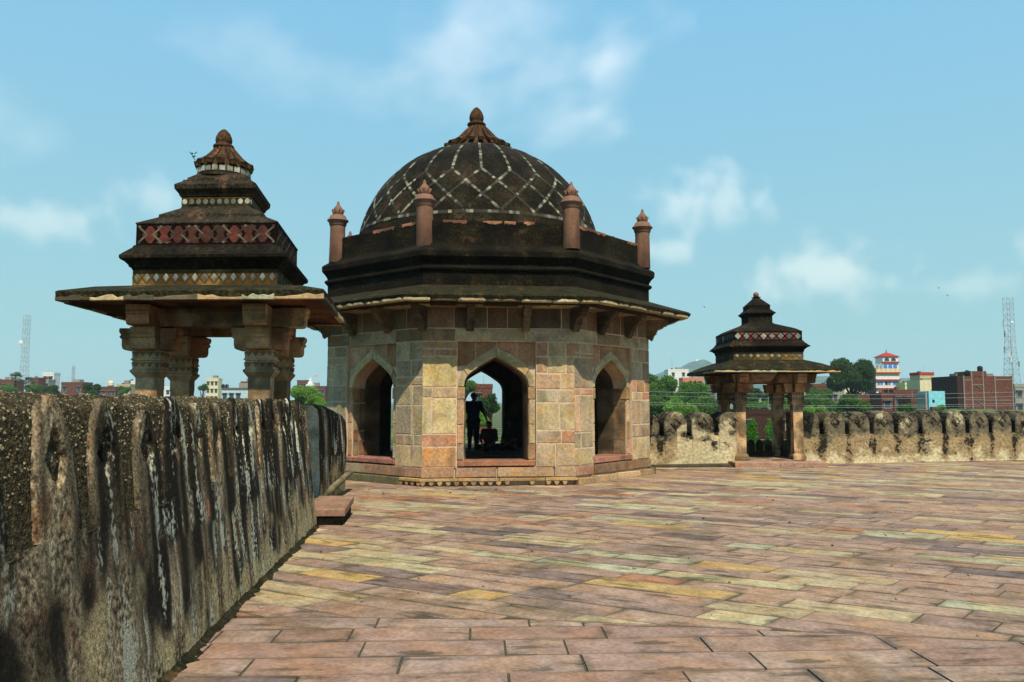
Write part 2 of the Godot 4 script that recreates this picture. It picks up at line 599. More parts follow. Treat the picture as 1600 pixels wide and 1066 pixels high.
	for i in 150:
		var z := -rng.randf_range(5, 15) if i < 110 else -rng.randf_range(13.6, 14.9)
		var x := rng.randf_range(-2.2, 6) if i < 110 else rng.randf_range(-3.0, 0.6)
		if x < -1.7 - 0.0944 * -z - 0.02: continue
		var s := rng.randf_range(0.004, 0.013)
		grit.col = L(225, 220, 205) if rng.randf() < 0.75 else L(150, 120, 96)
		grit.box(Vector3(x, 0.006 + s * 0.5, z), Vector3(s * rng.randf_range(0.8, 2), s * 0.6, s), Basis(Vector3.UP, rng.randf() * TAU))
	var g := put("grit", grit, M.lime)
	tag(g, "loose white bits of lime and grit scattered on the paving", "grit", "", "stuff")


func slab(mb: MB, p: PackedVector2Array, tone: Color, near: bool, moss: FastNoiseLite) -> void:
	var lift := rng.randf_range(-0.002, 0.0035)
	var tilt := Vector2(rng.randf_range(-0.003, 0.003), rng.randf_range(-0.003, 0.003))
	var uo := Vector2(rng.randf() * 9, rng.randf() * 9)
	var c := Vector2.ZERO
	for q in p: c += q / p.size()
	var ur := (0.49 if c.y > 6.0 - c.x * 0.16 else -0.04) + rng.randf_range(-0.08, 0.08)
	var at := func(q: Vector2, d: float): return Vector3(q.x, lift + (q - c).dot(tilt) + d, -q.y)
	if not near:
		mb.col = tone
		extrude(mb, p, at, -0.03, 0.0, 0.004, false, uo, ur)
		return
	# an outer ring of points, each with its own grime, round a cleaner middle
	var ring := PackedVector2Array()
	for i in p.size():
		var a := p[i]
		var b := p[(i + 1) % p.size()]
		var k := clampi(int(a.distance_to(b) / 0.14), 1, 8)
		for j in k: ring.append(a.lerp(b, float(j) / k))
	var core := PackedVector2Array()
	for q in ring:
		var v := c - q
		core.append(q + v.normalized() * minf(0.055, v.length() * 0.4))
	var n := ring.size()
	var grime := L(92, 90, 78)
	for i in n:
		var j := (i + 1) % n
		var cols := []
		for q in [ring[i], ring[j], core[j], core[i]]:
			var dirt := clampf(moss.get_noise_2d(q.x * 2.2, q.y * 2.2) * 2.6 + 0.28, 0, 1)
			cols.append(tone.lerp(grime, dirt * (0.72 if cols.size() < 2 else 0.12)))
		var P := [at.call(ring[i], -0.004), at.call(ring[j], -0.004), at.call(core[j], 0.0), at.call(core[i], 0.0)]
		var U := [ring[i].rotated(ur) + uo, ring[j].rotated(ur) + uo, core[j].rotated(ur) + uo, core[i].rotated(ur) + uo]
		var N := Vector3(-tilt.x, 1, tilt.y).normalized()
		mb.stri(P[0], P[1], P[2], N, N, N, cols[0], cols[1], cols[2], U[0], U[1], U[2])
		mb.stri(P[0], P[2], P[3], N, N, N, cols[0], cols[2], cols[3], U[0], U[2], U[3])
		mb.col = cols[0]
		mb.quad(at.call(ring[i], -0.03), at.call(ring[j], -0.03), P[1], P[0])
	mb.col = tone
	var idx := Geometry2D.triangulate_polygon(core)
	for i in range(0, idx.size(), 3):
		var a := idx[i]
		var b := idx[i + 1]
		var e := idx[i + 2]
		if (core[b] - core[a]).cross(core[e] - core[a]) < 0:
			var s := b
			b = e
			e = s
		var N := Vector3(-tilt.x, 1, tilt.y).normalized()
		mb.stri(at.call(core[a], 0.0), at.call(core[b], 0.0), at.call(core[e], 0.0), N, N, N, tone, tone, tone, core[a].rotated(ur) + uo, core[b].rotated(ur) + uo, core[e].rotated(ur) + uo)


# ---------------------------------------------------------------- near battlement wall
const WALL_A := Vector3(-1.545, 0, 1.0)   # face line of the near wall, by the camera
const WALL_B := Vector3(-2.62, 0, -10.4)  # and at its far end


func wall_frame(a: Vector3, b: Vector3) -> Array:
	# origin, along, outward, length
	var t := (b - a).normalized()
	return [a, t, t.cross(Vector3.UP), a.distance_to(b)]


func merlon_outline(w: float, y0: float, y1: float, y2: float) -> PackedVector2Array:
	# a pointed leaf: straight up to y1, then curving to the tip
	var p := PackedVector2Array([Vector2(-w, y0), Vector2(w, y0), Vector2(w, lerpf(y0, y1, 0.25))])
	for i in 8:
		var t := i / 8.0
		p.append(Vector2(w * pow(1 - t * t * 0.999, 0.66), lerpf(y1, y2, t)))
	p.append(Vector2(0, y2))
	for i in 8:
		var t := (7 - i) / 8.0
		p.append(Vector2(-w * pow(1 - t * t * 0.999, 0.66), lerpf(y1, y2, t)))
	p.append(Vector2(-w, lerpf(y0, y1, 0.25)))
	return p


func near_wall() -> void:
	var fr := wall_frame(WALL_B, WALL_A)   # runs from the far end towards the camera, so that outward is +x
	var o: Vector3 = fr[0]
	var t: Vector3 = fr[1]
	var nrm: Vector3 = Vector3.UP.cross(t) * -1.0
	nrm = t.cross(Vector3.UP)
	if nrm.x < 0: nrm = -nrm
	var len: float = fr[3]
	var H := 1.72
	# s runs leftwards as seen from the terrace; q.x = -s keeps outlines the right way round
	var at := func(q: Vector2, d: float): return o + t * -q.x + Vector3.UP * q.y + nrm * d
	var w := thing("battlement_wall", "long black streaked battlement wall with pointed leaf merlons in the left foreground", "wall", "")
	var lump := noise(41, 1.6, 4)
	var lump2 := noise(42, 7.0, 3)
	var face := func(s: float, y: float) -> float: return lump.get_noise_2d(s, y * 0.6) * 0.014 + lump2.get_noise_2d(s, y * 0.5) * 0.004 - 0.11 * y + 0.015
	# body: a gently uneven sheet from the ground to the foot of the gaps
	var rows := []
	var uvs := []
	var ns := 230
	for i in 15:
		var y := 1.03 * i / 14.0
		var line := PackedVector3Array()
		var ul := PackedVector2Array()
		for j in ns + 1:
			var s := len * j / ns
			var d: float = face.call(s, y)
			line.append(at.call(Vector2(-s, y), d))
			ul.append(Vector2(1.0 - s / len, 1 - y / H))
		rows.append(line)
		uvs.append(ul)
	var body := MB.new()
	body.sheet(rows, true, null, uvs)
	# far end, back and top
	var fill := func(q: Vector2, d: float): return at.call(q, d)
	var uv0 := body.v.size()
	body.quad(fill.call(Vector2(0, 0), 0.01), fill.call(Vector2(0, 0), -0.62), fill.call(Vector2(0, 1.60), -0.62), fill.call(Vector2(0, 1.60), -0.17))
	body.quad(fill.call(Vector2(0, 0), -0.62), fill.call(Vector2(-len, 0), -0.62), fill.call(Vector2(-len, 1.68), -0.62), fill.call(Vector2(0, 1.60), -0.62))
	for i in range(uv0, body.v.size()):
		body.u[i] = Vector2(1.0 - clampf((body.v[i] - o).dot(t) + absf((body.v[i] - o).dot(nrm)), 0, len) / len, 1 - body.v[i].y / H)
	put("wall_body", body, M.near_wall, w)
	# rubble filling between and behind the merlons, rising backwards
	var prof := [[1.0, -0.102], [1.04, -0.128], [1.2, -0.149], [1.34, -0.167], [1.46, -0.183], [1.55, -0.198], [1.61, -0.21], [1.65, -0.26], [1.675, -0.34], [1.68, -0.46], [1.66, -0.60], [1.55, -0.66]]
	rows = []
	var rcols := []
	for q in prof:
		var line := PackedVector3Array()
		var rl := PackedColorArray()
		for j in 421:
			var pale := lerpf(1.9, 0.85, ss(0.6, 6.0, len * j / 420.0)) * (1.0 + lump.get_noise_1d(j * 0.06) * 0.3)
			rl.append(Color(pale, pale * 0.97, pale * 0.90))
			var s := len * j / 420.0
			var rough := lump.get_noise_2d(s * 1.7, q[0] * 2 + q[1] * 3) * 0.05 + lump2.get_noise_2d(s * 1.6, q[0] * 6 + q[1] * 8) * 0.022
			var fall := 0.02 * ss(6.0, 0.0, s) + lump.get_noise_2d(s * 0.5, 40) * 0.02
			line.append(at.call(Vector2(-s, q[0] - fall * ss(1.1, 1.6, q[0]) + rough * (0.2 if q[0] < 1.56 else 0.8)), q[1] + rough * (0.22 if q[0] < 1.56 else 0.6) + lump.get_noise_2d(s, q[0] * 0.6) * 0.014 + 0.006))
		rows.append(line)
		rcols.append(rl)
	var rub := MB.new()
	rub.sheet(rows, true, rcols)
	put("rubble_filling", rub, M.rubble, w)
	# pebbles standing out of the filling
	var pebble := MB.new()
	pebble.box(Vector3.ZERO, Vector3(1, 0.55, 0.8), Basis(Vector3(1, 1, 0).normalized(), 0.5))
	var mm := MultiMesh.new()
	mm.transform_format = MultiMesh.TRANSFORM_3D
	mm.use_colors = true
	mm.mesh = pebble.mesh()
	mm.instance_count = 5200
	for i in 5200:
		var a := rng.randi_range(2, prof.size() - 3)
		var j := int(420 * (1 - pow(rng.randf(), 1.0)) * 0.999)
		var f := rng.randf()
		var g := rng.randf()
		var p: Vector3 = rows[a][j].lerp(rows[a + 1][j], f).lerp(rows[a][j + 1].lerp(rows[a + 1][j + 1], f), g)
		var s := rng.randf_range(0.0028, 0.0066) * (1.6 if rng.randf() < 0.06 else 1.0)
		mm.set_instance_transform(i, Transform3D(Basis.from_euler(Vector3(rng.randf() * 6, rng.randf() * 6, rng.randf() * 6)).scaled(Vector3.ONE * s), p))
		var b := rng.randf_range(0.45, 1.0)
		mm.set_instance_color(i, Color(0.74 * b, 0.70 * b, 0.60 * b))
	var pm := MultiMeshInstance3D.new()
	pm.name = "pebbles"
	pm.multimesh = mm
	pm.material_override = M.lime
	w.add_child(pm)
	stuff(pm)
	# merlons: distances from the camera along the wall measured on the real one
	var zs := [-2.96, -3.61, -4.16, -4.74, -5.25, -5.76, -6.26, -6.78, -7.3, -7.82, -8.34, -8.84, -9.33, -9.85, -2.36, -1.8]
	for k in zs.size():
		var s: float = (zs[k] - o.z) / t.z
		var mb := MB.new()
		var hw := rng.randf_range(0.200, 0.218)
		var tip := rng.randf_range(1.63, 1.70)
		if k == 3: tip = 1.60
		var dy := 1.39 + rng.randf_range(-0.02, 0.02)
		var dh := rng.randf_range(0.14, 0.16)
		var dw := 0.10
		var chip := lump2.get_noise_2d(k * 9.0, 3.0)
		var mrows := []
		var muvs := []
		var mcols := []
		for i in 39:
			var y := lerpf(1.03, tip, i / 38.0)
			var t2 := clampf((y - 1.16) / (tip - 1.16), 0, 1)
			var half := hw * pow(1 - t2 * t2 * 0.998, 0.64) * (1.0 + lump2.get_noise_2d(y * 3, k * 7.0) * 0.05)
			var line := PackedVector3Array()
			var ul := PackedVector2Array()
			var cl := PackedColorArray()
			for j in 29:
				var u: float = [-1.04, -1.01, -0.95, -0.88][j] if j < 4 else ([0.88, 0.95, 1.01, 1.04][j - 25] if j > 24 else lerpf(-0.8, 0.8, (j - 4) / 20.0))
				var x := half * u + (0.0 if absf(u) < 0.9 else lump2.get_noise_2d(y * 5 + k, u * 9) * 0.005)
				var dep := 0.0
				var au := absf(u)
				if au > 1.03: dep = -0.05
				elif au > 1.0: dep = -0.014
				elif au > 0.9: dep = -0.003
				if i == 0 and au <= 1.0: dep = 0.0
				var z := absf(x) / dw + absf(y - dy) / dh
				dep -= 0.052 * ss(1.06, 0.92, z)
				dep += 0.034 * ss(0.62, 0.46, z + 0.10 + (0.15 if y > dy else 0.0))
				line.append(at.call(Vector2(x - s, y), face.call(s - x, y) + dep + lump2.get_noise_2d(x * 4 + k * 5.0, y * 4) * 0.003))
				var wear_shade := 1.0 + 0.9 * ss(0.70, 0.92, au) - 0.55 * ss(1.0, 0.8, z) + 0.18 * ss(1.35, 1.08, z) * ss(0.95, 1.05, z)  # edges paled by wear; the sunk lozenge is darkened with painted shade
				cl.append(Color(wear_shade, wear_shade * 0.99, wear_shade * 0.96))
				ul.append(Vector2(1.0 - clampf(s - x - dep * 1.5, 0, len) / len, 1 - y / H))
			mrows.append(line)
			muvs.append(ul)
			mcols.append(cl)
		mb.sheet(mrows, false, mcols, muvs)
		put("merlon", mb, M.near_wall, w)
	# a red brick laid bare in the plaster
	var br := MB.new()
	br.col = L(138, 92, 72)
	extrude(br, PackedVector2Array([Vector2(-0.02, 0.80), Vector2(0.03, 0.78), Vector2(0.035, 0.90), Vector2(0.0, 0.93)]), func(q, d): return at.call(Vector2(q.x - (-5.8 - o.z) / t.z, q.y), d - 0.11 * q.y + 0.015), -0.05, 0.010, 0.006)
	put("bare_brick", br, M.stone, w)
	# dark damp moss along its foot
	rows = []
	for q in [[0.05, 0.018], [0.02, 0.035], [0.006, 0.075], [-0.006, 0.10]]:
		var line := PackedVector3Array()
		for j in 161:
			var s := len * j / 160.0
			line.append(at.call(Vector2(-s, q[0] * (0.6 + 0.8 * absf(lump2.get_noise_1d(s)))), q[1] * (0.55 + 0.9 * absf(lump.get_noise_1d(s * 3)))))
		rows.append(line)
	var ms := MB.new()
	ms.sheet(rows, true)
	var strip := put("moss_strip", ms, M.moss, w)
	stuff(strip)


# ---------------------------------------------------------------- short wall, step and bar by the left gap
func left_gap() -> void:
	var at := func(q: Vector2, d: float): return Vector3(0, 0, 0)
	# short wall beyond the gap
	var a := Vector3(-2.93, 0, -11.75)
	var b := Vector3(-3.16, 0, -14.75)
	var t := (b - a).normalized()
	var nrm := Vector3(-t.z, 0, t.x)
	if nrm.x < 0: nrm = -nrm
	var lump := noise(51, 1.4, 4)
	var len := a.distance_to(b)
	var wall := thing("plaster_wall", "short streaked plaster wall with rounded top between the step and the domed pavilion", "wall")
	var w := MB.new()
	var prof := [[0.0, 0.0], [0.5, 0.008], [1.0, 0.0], [1.40, -0.02], [1.53, -0.05], [1.60, -0.13], [1.62, -0.3], [1.58, -0.55], [0.0, -0.6]]
	var rows := []
	var uvs := []
	for q in prof:
		var line := PackedVector3Array()
		var ul := PackedVector2Array()
		for j in 31:
			var s := len * j / 30.0
			var g := lump.get_noise_2d(s, q[0] * 2) * 0.03
			var drop := ss(0.2, 1.0, s / len) * 0.10
			line.append(a + t * s + Vector3.UP * q[0] * (1 - drop) + nrm * (q[1] + g))
			ul.append(Vector2(0.80 + 0.16 * s / len, 1 - q[0] / 1.72))
		rows.append(line)
		uvs.append(ul)
	w.sheet(rows, false, null, uvs)
	var ends := w
	for e in [30, 0]:
		if e == 0:
			put("wall_body", ends, M.near_wall, wall)
			w = MB.new()
			w.col = L(206, 204, 190)
		for i in range(1, prof.size() - 2):
			var k := w.v.size()
			if e == 0: w.tri(rows[0][0], rows[i][0], rows[i + 1][0])
			else: w.tri(rows[0][30], rows[i + 1][30], rows[i][30])
			for j in range(k, w.v.size()):
				w.u[j] = Vector2(0.30 + 0.1 * absf((w.v[j] - a).dot(nrm)), 1 - w.v[j].y / 1.72)
	w.tri(rows[0][0], rows[7][0], rows[8][0])
	put("end_face", w, M.stone_tri, wall)
	# the step: red sandstone slabs on a mossy plinth
	var step := thing("stone_step", "low block of two red stone slabs with a black mossy front at the wall gap", "step", "")
	var sf := func(q: Vector2, d: float): return Vector3(q.x, d, -q.y)
	var core := MB.new()
	extrude(core, PackedVector2Array([Vector2(-3.6, 10.46), Vector2(-2.27, 10.46), Vector2(-2.36, 11.42), Vector2(-3.6, 11.42)]), sf, 0.0, 0.12, 0.012)
	put("mossy_plinth", core, M.black_crust, step)
	var k := 0
	for p in [PackedVector2Array([Vector2(-2.80, 10.44), Vector2(-2.24, 10.44), Vector2(-2.33, 11.46), Vector2(-2.86, 11.46)]), PackedVector2Array([Vector2(-3.6, 10.45), Vector2(-2.812, 10.45), Vector2(-2.872, 11.45), Vector2(-3.6, 11.45)])]:
		var m := MB.new()
		m.col = L(160, 126, 106) if k == 0 else L(172, 146, 118)
		extrude(m, p, func(q, d): return Vector3(q.x, d + (q.y - 10.44) * 0.055, -q.y), 0.122, 0.215, 0.012, true, Vector2(3, k), 0.2)
		put("slab", m, M.stone, step)
		k += 1
	# leaning stone bar
	var bar := MB.new()
	bar.col = L(150, 140, 112)
	bar.tube([Vector3(-2.98, 0.16, -12.2), Vector3(-2.99, 0.22, -13.0), Vector3(-3.01, 0.34, -14.45)], [0.06, 0.065, 0.06], 6)
	var ob := put("stone_bar", bar, M.stone_tri)
	tag(ob, "slanting weathered stone bar resting along the foot of the short plaster wall", "stone bar")
	# threshold slabs in the gap, under the near chhatri
	var th := thing("threshold_floor", "stone threshold floor of the gap behind the mossy step", "floor")
	var m2 := MB.new()
	m2.col = L(180, 150, 124)
	extrude(m2, PackedVector2Array([Vector2(-3.62, 10.35), Vector2(-2.66, 10.42), Vector2(-2.95, 11.76), Vector2(-3.62, 11.8)]), sf, -0.02, 0.115, 0.01)
	put("slab", m2, M.stone, th)


# ---------------------------------------------------------------- domed pavilion
const KO := Vector3(-0.62, 0, -18.98)
const KA := 0.10
const AP := 3.66


func face_map(k: int, ap: float) -> Callable:
	var a := KA + k * PI / 4
	var n := Vector3(sin(a), 0, cos(a))
	var t := Vector3(cos(a), 0, -sin(a))
	return func(q: Vector2, d: float):
		var lim := (ap + d) * tan(PI / 8)
		return KO + n * (ap + d) + t * clampf(q.x, -lim, lim) + Vector3.UP * q.y


func arch_curve(w: float, h: float, spring: float, cx: float, steps := 7) -> PackedVector2Array:
	# from the right springing over the tip to the left springing
	var th := deg_to_rad(58)
	var r := (h - w * cos(th) / sin(th)) / (sin(th) - (1 - cos(th)) * cos(th) / sin(th))
	var half := PackedVector2Array()
	for i in steps:
		var a := th * i / (steps - 1)
		half.append(Vector2(w - r + r * cos(a), r * sin(a)))
	var e := half[steps - 1]
	for i in 3:
		var f := (i + 1) / 3.0
		half.append(Vector2(e.x * (1 - f), lerpf(e.y, h, f) + 0.018 * sin(PI * f)))
	var out := PackedVector2Array()
	for q in half: out.append(Vector2(cx + q.x, spring + q.y))
	for i in range(half.size() - 2, -1, -1): out.append(Vector2(cx - half[i].x, spring + half[i].y))
	return out


var tones := []
var hue := FastNoiseLite.new()


func stone(parent: Node, p: PackedVector2Array, map: Callable, d0: float, d1: float, tone := Color(-1, 0, 0), called := "stone", gap := 0.014) -> void:
	var q := inset(ccw(p), gap)
	var mb := MB.new()
	var c := tone
	if c.r < 0:
		c = tones[rng.randi() % tones.size()]
	var j := rng.randf_range(0.86, 1.10)
	mb.col = Color(c.r * j, c.g * j * rng.randf_range(0.97, 1.03), c.b * j * rng.randf_range(0.93, 1.06))
	for i in q.size():
		q[i] += Vector2(rng.randf_range(-0.008, 0.008), rng.randf_range(-0.008, 0.008)) * (1.0 if gap > 0.01 else 0.4)
	extrude(mb, q, map, d0, d1 - 0.007 + rng.randf_range(-0.002, 0.005), 0.006, false, Vector2(rng.randf() * 9, rng.randf() * 9), rng.randf_range(-0.15, 0.15) + (PI / 2 if rng.randf() < 0.3 else 0.0))
	# each block shifts a little in tone and warmth across its face
	var off := Vector3(rng.randf() * 50, 0, 0)
	for i in mb.v.size():
		var a := hue.get_noise_3dv(mb.v[i] * 2.2 + off) * 0.55
		var b := hue.get_noise_3dv(mb.v[i] * 3.1 - off) * 0.40
		var e := mb.c[i]
		mb.c[i] = Color(e.r * (1 + a), e.g * (1 + a - b * 0.25), e.b * (1 + a - b * 0.7))
	put(called, mb, M.stone, parent)


func box_of(x0: float, y0: float, x1: float, y1: float) -> PackedVector2Array:
	return PackedVector2Array([Vector2(x0, y0), Vector2(x1, y0), Vector2(x1, y1), Vector2(x0, y1)])


func pavilion() -> void:
	rng.seed = 5
	hue.seed = 3
	hue.frequency = 0.6
	tones = [L(188, 170, 136), L(184, 162, 130), L(180, 170, 142), L(174, 156, 130), L(188, 156, 126), L(186, 144, 120), L(180, 146, 112), L(168, 156, 130), L(190, 172, 136), L(178, 152, 122), L(162, 146, 120), L(186, 160, 130)]
	for i in tones.size(): tones[i] = Color(tones[i].r * 1.22, tones[i].g * 1.16, tones[i].b * 1.12)
	var grn := [L(192, 176, 144), L(182, 166, 136), L(196, 180, 148)]
	var red := L(176, 124, 102)
	var dark := [L(126, 102, 82), L(112, 96, 80), L(138, 112, 88), L(122, 108, 88)]
	var K := thing("domed_pavilion", "octagonal sandstone corner pavilion with large black ribbed dome and eight pinnacles", "pavilion")
	var cx := -0.05
	var pw := 0.79       # half width of the sunk arch panel
	var hw := 0.655      # half width of the opening
	var spring := 1.95
	var rise := 0.61
	var top := 2.85
	# masonry cores with the arched openings, in mortar; inside faces of dark plaster stone
	for k in 8:
		var fm := face_map(k, AP)
		var mb := MB.new()
		var fr := PackedVector2Array([Vector2(-1.7, 0.0), Vector2(1.7, 0.0), Vector2(1.7, 3.62), Vector2(-1.7, 3.62)])
		var arch := arch_curve(hw, rise, spring, cx)
		var notch := PackedVector2Array([Vector2(-1.7, 0.36), Vector2(cx - hw, 0.36)])
		for i in range(arch.size() - 1, -1, -1): notch.append(arch[i])
		notch.append(Vector2(cx + hw, 0.36)); notch.append(Vector2(1.7, 0.36))
		notch.append(Vector2(1.7, 3.6)); notch.append(Vector2(-1.7, 3.6))
		# the sunk panel is thinner, so the core stands behind it
		extrude(mb, notch, fm, -0.80, -0.062, 0.0, false)
		extrude(mb, box_of(-1.7, 0.0, 1.7, 0.36), fm, -0.80, -0.03)
		for pier in [box_of(-1.7, 0.36, cx - pw, 3.6), box_of(cx + pw, 0.36, 1.7, 3.6), box_of(cx - pw, top, cx + pw, 3.6)]:
			extrude(mb, pier, fm, -0.2, 0.0)
		put("wall_core", mb, M.mortar, K)
		var ins := MB.new()
		var rev := notch.duplicate()
		var idx := Geometry2D.triangulate_polygon(ccw(rev))
		var pp := ccw(rev)
		for i in range(0, idx.size(), 3):
			var A: Vector3 = fm.call(pp[idx[i]], -0.803)
			var B: Vector3 = fm.call(pp[idx[i + 1]], -0.803)
			var C: Vector3 = fm.call(pp[idx[i + 2]], -0.803)
			if (B - A).cross(C - A).dot(KO + Vector3(0, 1.5, 0) - A) < 0: ins.tri(A, C, B)
			else: ins.tri(A, B, C)
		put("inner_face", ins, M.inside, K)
		# lining of the opening: stones of the jambs and a rib half way in
		var rib := MB.new()
		rib.col = L(128, 112, 92)
		var outer := arch_curve(hw, rise, spring, cx)
		var inner := arch_curve(hw - 0.05, rise - 0.045, spring, cx)
		var ring := PackedVector2Array([Vector2(cx + hw, 0.36)])
		ring.append_array(outer)
		ring.append(Vector2(cx - hw, 0.36)); ring.append(Vector2(cx - hw + 0.05, 0.36))
		for i in range(inner.size() - 1, -1, -1): ring.append(inner[i])
		ring.append(Vector2(cx + hw - 0.05, 0.36))
		extrude(rib, ring, fm, -0.79, -0.40, 0.0, true)
		put("arch_rib", rib, M.stone_tri, K)
		if absi(k if k < 5 else k - 8) <= 2:
			for side in [-1, 1]:
				var ys := [0.5, 0.80, 1.02, 1.62, 1.95]
				for r in 4:
					for seg in [[-0.085, -0.24], [-0.245, -0.395]]:
						var x: float = cx + side * (hw - 0.004)
						var mbj := MB.new()
						mbj.col = tones[rng.randi() % tones.size()] * rng.randf_range(0.75, 0.95)
						var A: Vector3 = fm.call(Vector2(x, (ys[r] + ys[r + 1]) / 2), (seg[0] + seg[1]) / 2)
						var fa := KA + k * PI / 4
						mbj.box(A, Vector3(0.010, (ys[r + 1] - ys[r]) / 2 - 0.012, absf(seg[0] - seg[1]) / 2 - 0.006), Basis(Vector3.UP, fa))
						put("jamb_stone", mbj, M.stone_tri, K)
	# dressed stones of the five faces in view
	for k in [-2, -1, 0, 1, 2]:
		var fm := face_map(k, AP)
		var E := 1.60
		var lefts := [0.365, 0.76, 1.01, 1.73, 1.94, 2.55, 2.70, 2.85]
		var rights := [0.355, 0.82, 1.08, 1.63, 1.90, 2.22, 2.56, 2.85]
		if k != 0:
			for i in range(1, 7):
				lefts[i] += rng.randf_range(-0.09, 0.09)
				rights[i] += rng.randf_range(-0.09, 0.09)
		for side in [-1, 1]:
			var ys: Array = lefts if side < 0 else rights
			var x0: float = -E if side < 0 else cx + pw
			var x1: float = cx - pw if side < 0 else E
			for r in 7:
				var cuts := [x0]
				var u := rng.randf()
				if side < 0:
					if r in [2, 3, 5] or (k != 0 and u < 0.4): cuts.append(x0 + rng.randf_range(0.24, 0.34))
				elif u < 0.45: cuts.append(x0 + rng.randf_range(0.36, 0.52))
				elif u < 0.85:
					cuts.append(x0 + rng.randf_range(0.20, 0.34)); cuts.append(x1 - rng.randf_range(0.22, 0.32))
				cuts.append(x1)
				for i in cuts.size() - 1:
					var tone := Color(-1, 0, 0)
					if k < 0 and rng.randf() < 0.6: tone = grn[rng.randi() % 3]
					if k == 0 and side < 0 and r == 0 and i == cuts.size() - 2: tone = L(200, 152, 108)
					if k == 0 and side < 0 and r in [2, 4]: tone = L(206, 188, 140)
					if k == 0 and side > 0 and r == 2: tone = L(198, 178, 134)
					stone(K, box_of(cuts[i], ys[r], cuts[i + 1], ys[r + 1]), fm, -0.1, 0.012, tone)
		# string course over the panel, and the frieze under the eave
		var x := -E
		while x < E - 0.05:
			var l := minf(rng.randf_range(0.55, 1.0), E - x)
			if E - x - l < 0.3: l = E - x
			stone(K, box_of(x, 2.85, x + l, 3.115), fm, -0.1, 0.012, grn[rng.randi() % 3] if rng.randf() < 0.5 else L(154, 134, 106))
			x += l
		x = -E
		while x < E - 0.05:
			var l := minf(rng.randf_range(0.34, 0.72), E - x)
			if E - x - l < 0.2: l = E - x
			stone(K, box_of(x, 3.115, x + l, 3.54), fm, -0.1, 0.012, dark[rng.randi() % 4] if rng.randf() < 0.65 else L(158, 132, 106), "frieze_stone", 0.009)
			x += l
		# base course and red sill
		x = -E
		while x < E - 0.05:
			var l := minf(rng.randf_range(0.7, 1.4), E - x)
			if E - x - l < 0.4: l = E - x
			stone(K, box_of(x, 0.155, x + l, 0.365), fm, -0.1, 0.035, L(172, 138, 112) if rng.randf() < 0.5 else Color(-1, 0, 0), "base_stone")
			x += l
		stone(K, box_of(cx - pw + 0.012, 0.37, cx + pw - 0.012, 0.50), fm, -0.6, 0.028, red, "sill")
		# inside the sunk panel: jamb strips, impost blocks, arch ring, spandrels
		for side in [-1, 1]:
			var xi: float = cx + side * hw
			var xo: float = cx + side * (pw - 0.004)
			var ys := [0.5, 0.82, 1.2, 1.70]
			for r in 3:
				stone(K, box_of(minf(xi, xo), ys[r], maxf(xi, xo), ys[r + 1]), fm, -0.16, -0.038, Color(-1, 0, 0), "jamb_stone", 0.008)
			var xx: float = cx + side * (hw - 0.03)
			stone(K, box_of(minf(xx, xo), 1.70, maxf(xx, xo), 1.945), fm, -0.20, -0.028, L(176, 144, 106), "impost_block", 0.008)
		var inner := arch_curve(hw - 0.01, rise - 0.01, spring, cx, 9)
		var outer := arch_curve(hw + 0.118, rise + 0.20, spring, cx, 9)
		var n := inner.size()
		var cutsv := [0, 4, 8, 11, 14, 18, n - 1]
		cutsv = [0, 5, (n - 1) / 2, n - 6, n - 1]
		for i in cutsv.size() - 1:
			var p := PackedVector2Array()
			for j in range(cutsv[i], cutsv[i + 1] + 1): p.append(outer[j])
			for j in range(cutsv[i + 1], cutsv[i] - 1, -1): p.append(inner[j])
			stone(K, p, fm, -0.16, -0.03, L(204, 188, 150) if i % 2 else L(198, 178, 138), "arch_stone", 0.006)
		for side in [-1, 1]:
			var reg := box_of(cx if side > 0 else cx - pw + 0.005, spring, cx + pw - 0.005 if side > 0 else cx, top)
			var hole := PackedVector2Array([Vector2(cx + 3, 0.3)])
			hole = outer.duplicate()
			hole.append(Vector2(cx - hw - 0.118, 1.0)); hole.append(Vector2(cx + hw + 0.118, 1.0))
			for p in Geometry2D.clip_polygons(ccw(reg), ccw(hole)):
				if p.size() < 3: continue
				# two or three pieces each
				var cutx: float = cx + side * 0.42
				for half in [box_of(-2, 0, cutx, 4), box_of(cutx, 2.36, 2, 4), box_of(cutx, 0, 2, 2.36)] if side > 0 else [box_of(cutx, 0, 2, 4), box_of(-2, 2.36, cutx, 4), box_of(-2, 0, cutx, 2.36)]:
					for q in Geometry2D.intersect_polygons(p, half):
						var box := Rect2(q[0], Vector2.ZERO)
						for e in q: box = box.expand(e)
						if box.size.x > 0.05 and box.size.y > 0.05:
							stone(K, q, fm, -0.16, -0.05, L(178, 138, 104) if rng.randf() < 0.5 else Color(-1, 0, 0), "spandrel_stone", 0.008)
	# floor, ceiling and plinth
	var fl := MB.new()
	prism(fl, 8, KA, [Vector2(0.001, 0.352), Vector2(3.0, 0.352)], func(q): return KO + Vector3(q.x, q.y, q.z))
	var ce := MB.new()
	prism(ce, 8, KA, [Vector2(3.7, 3.60), Vector2(3.7, 3.58), Vector2(2.87, 3.58), Vector2(2.3, 4.1), Vector2(1.4, 4.6), Vector2(0.001, 4.8)], func(q): return KO + Vector3(q.x, q.y, q.z))
	var flm := MB.new()
	prism(flm, 8, KA, [Vector2(3.0, 0.352), Vector2(0.001, 0.352)], func(q): return KO + Vector3(q.x, q.y, q.z))
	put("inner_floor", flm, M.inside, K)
	put("ceiling", ce, M.inside, K)
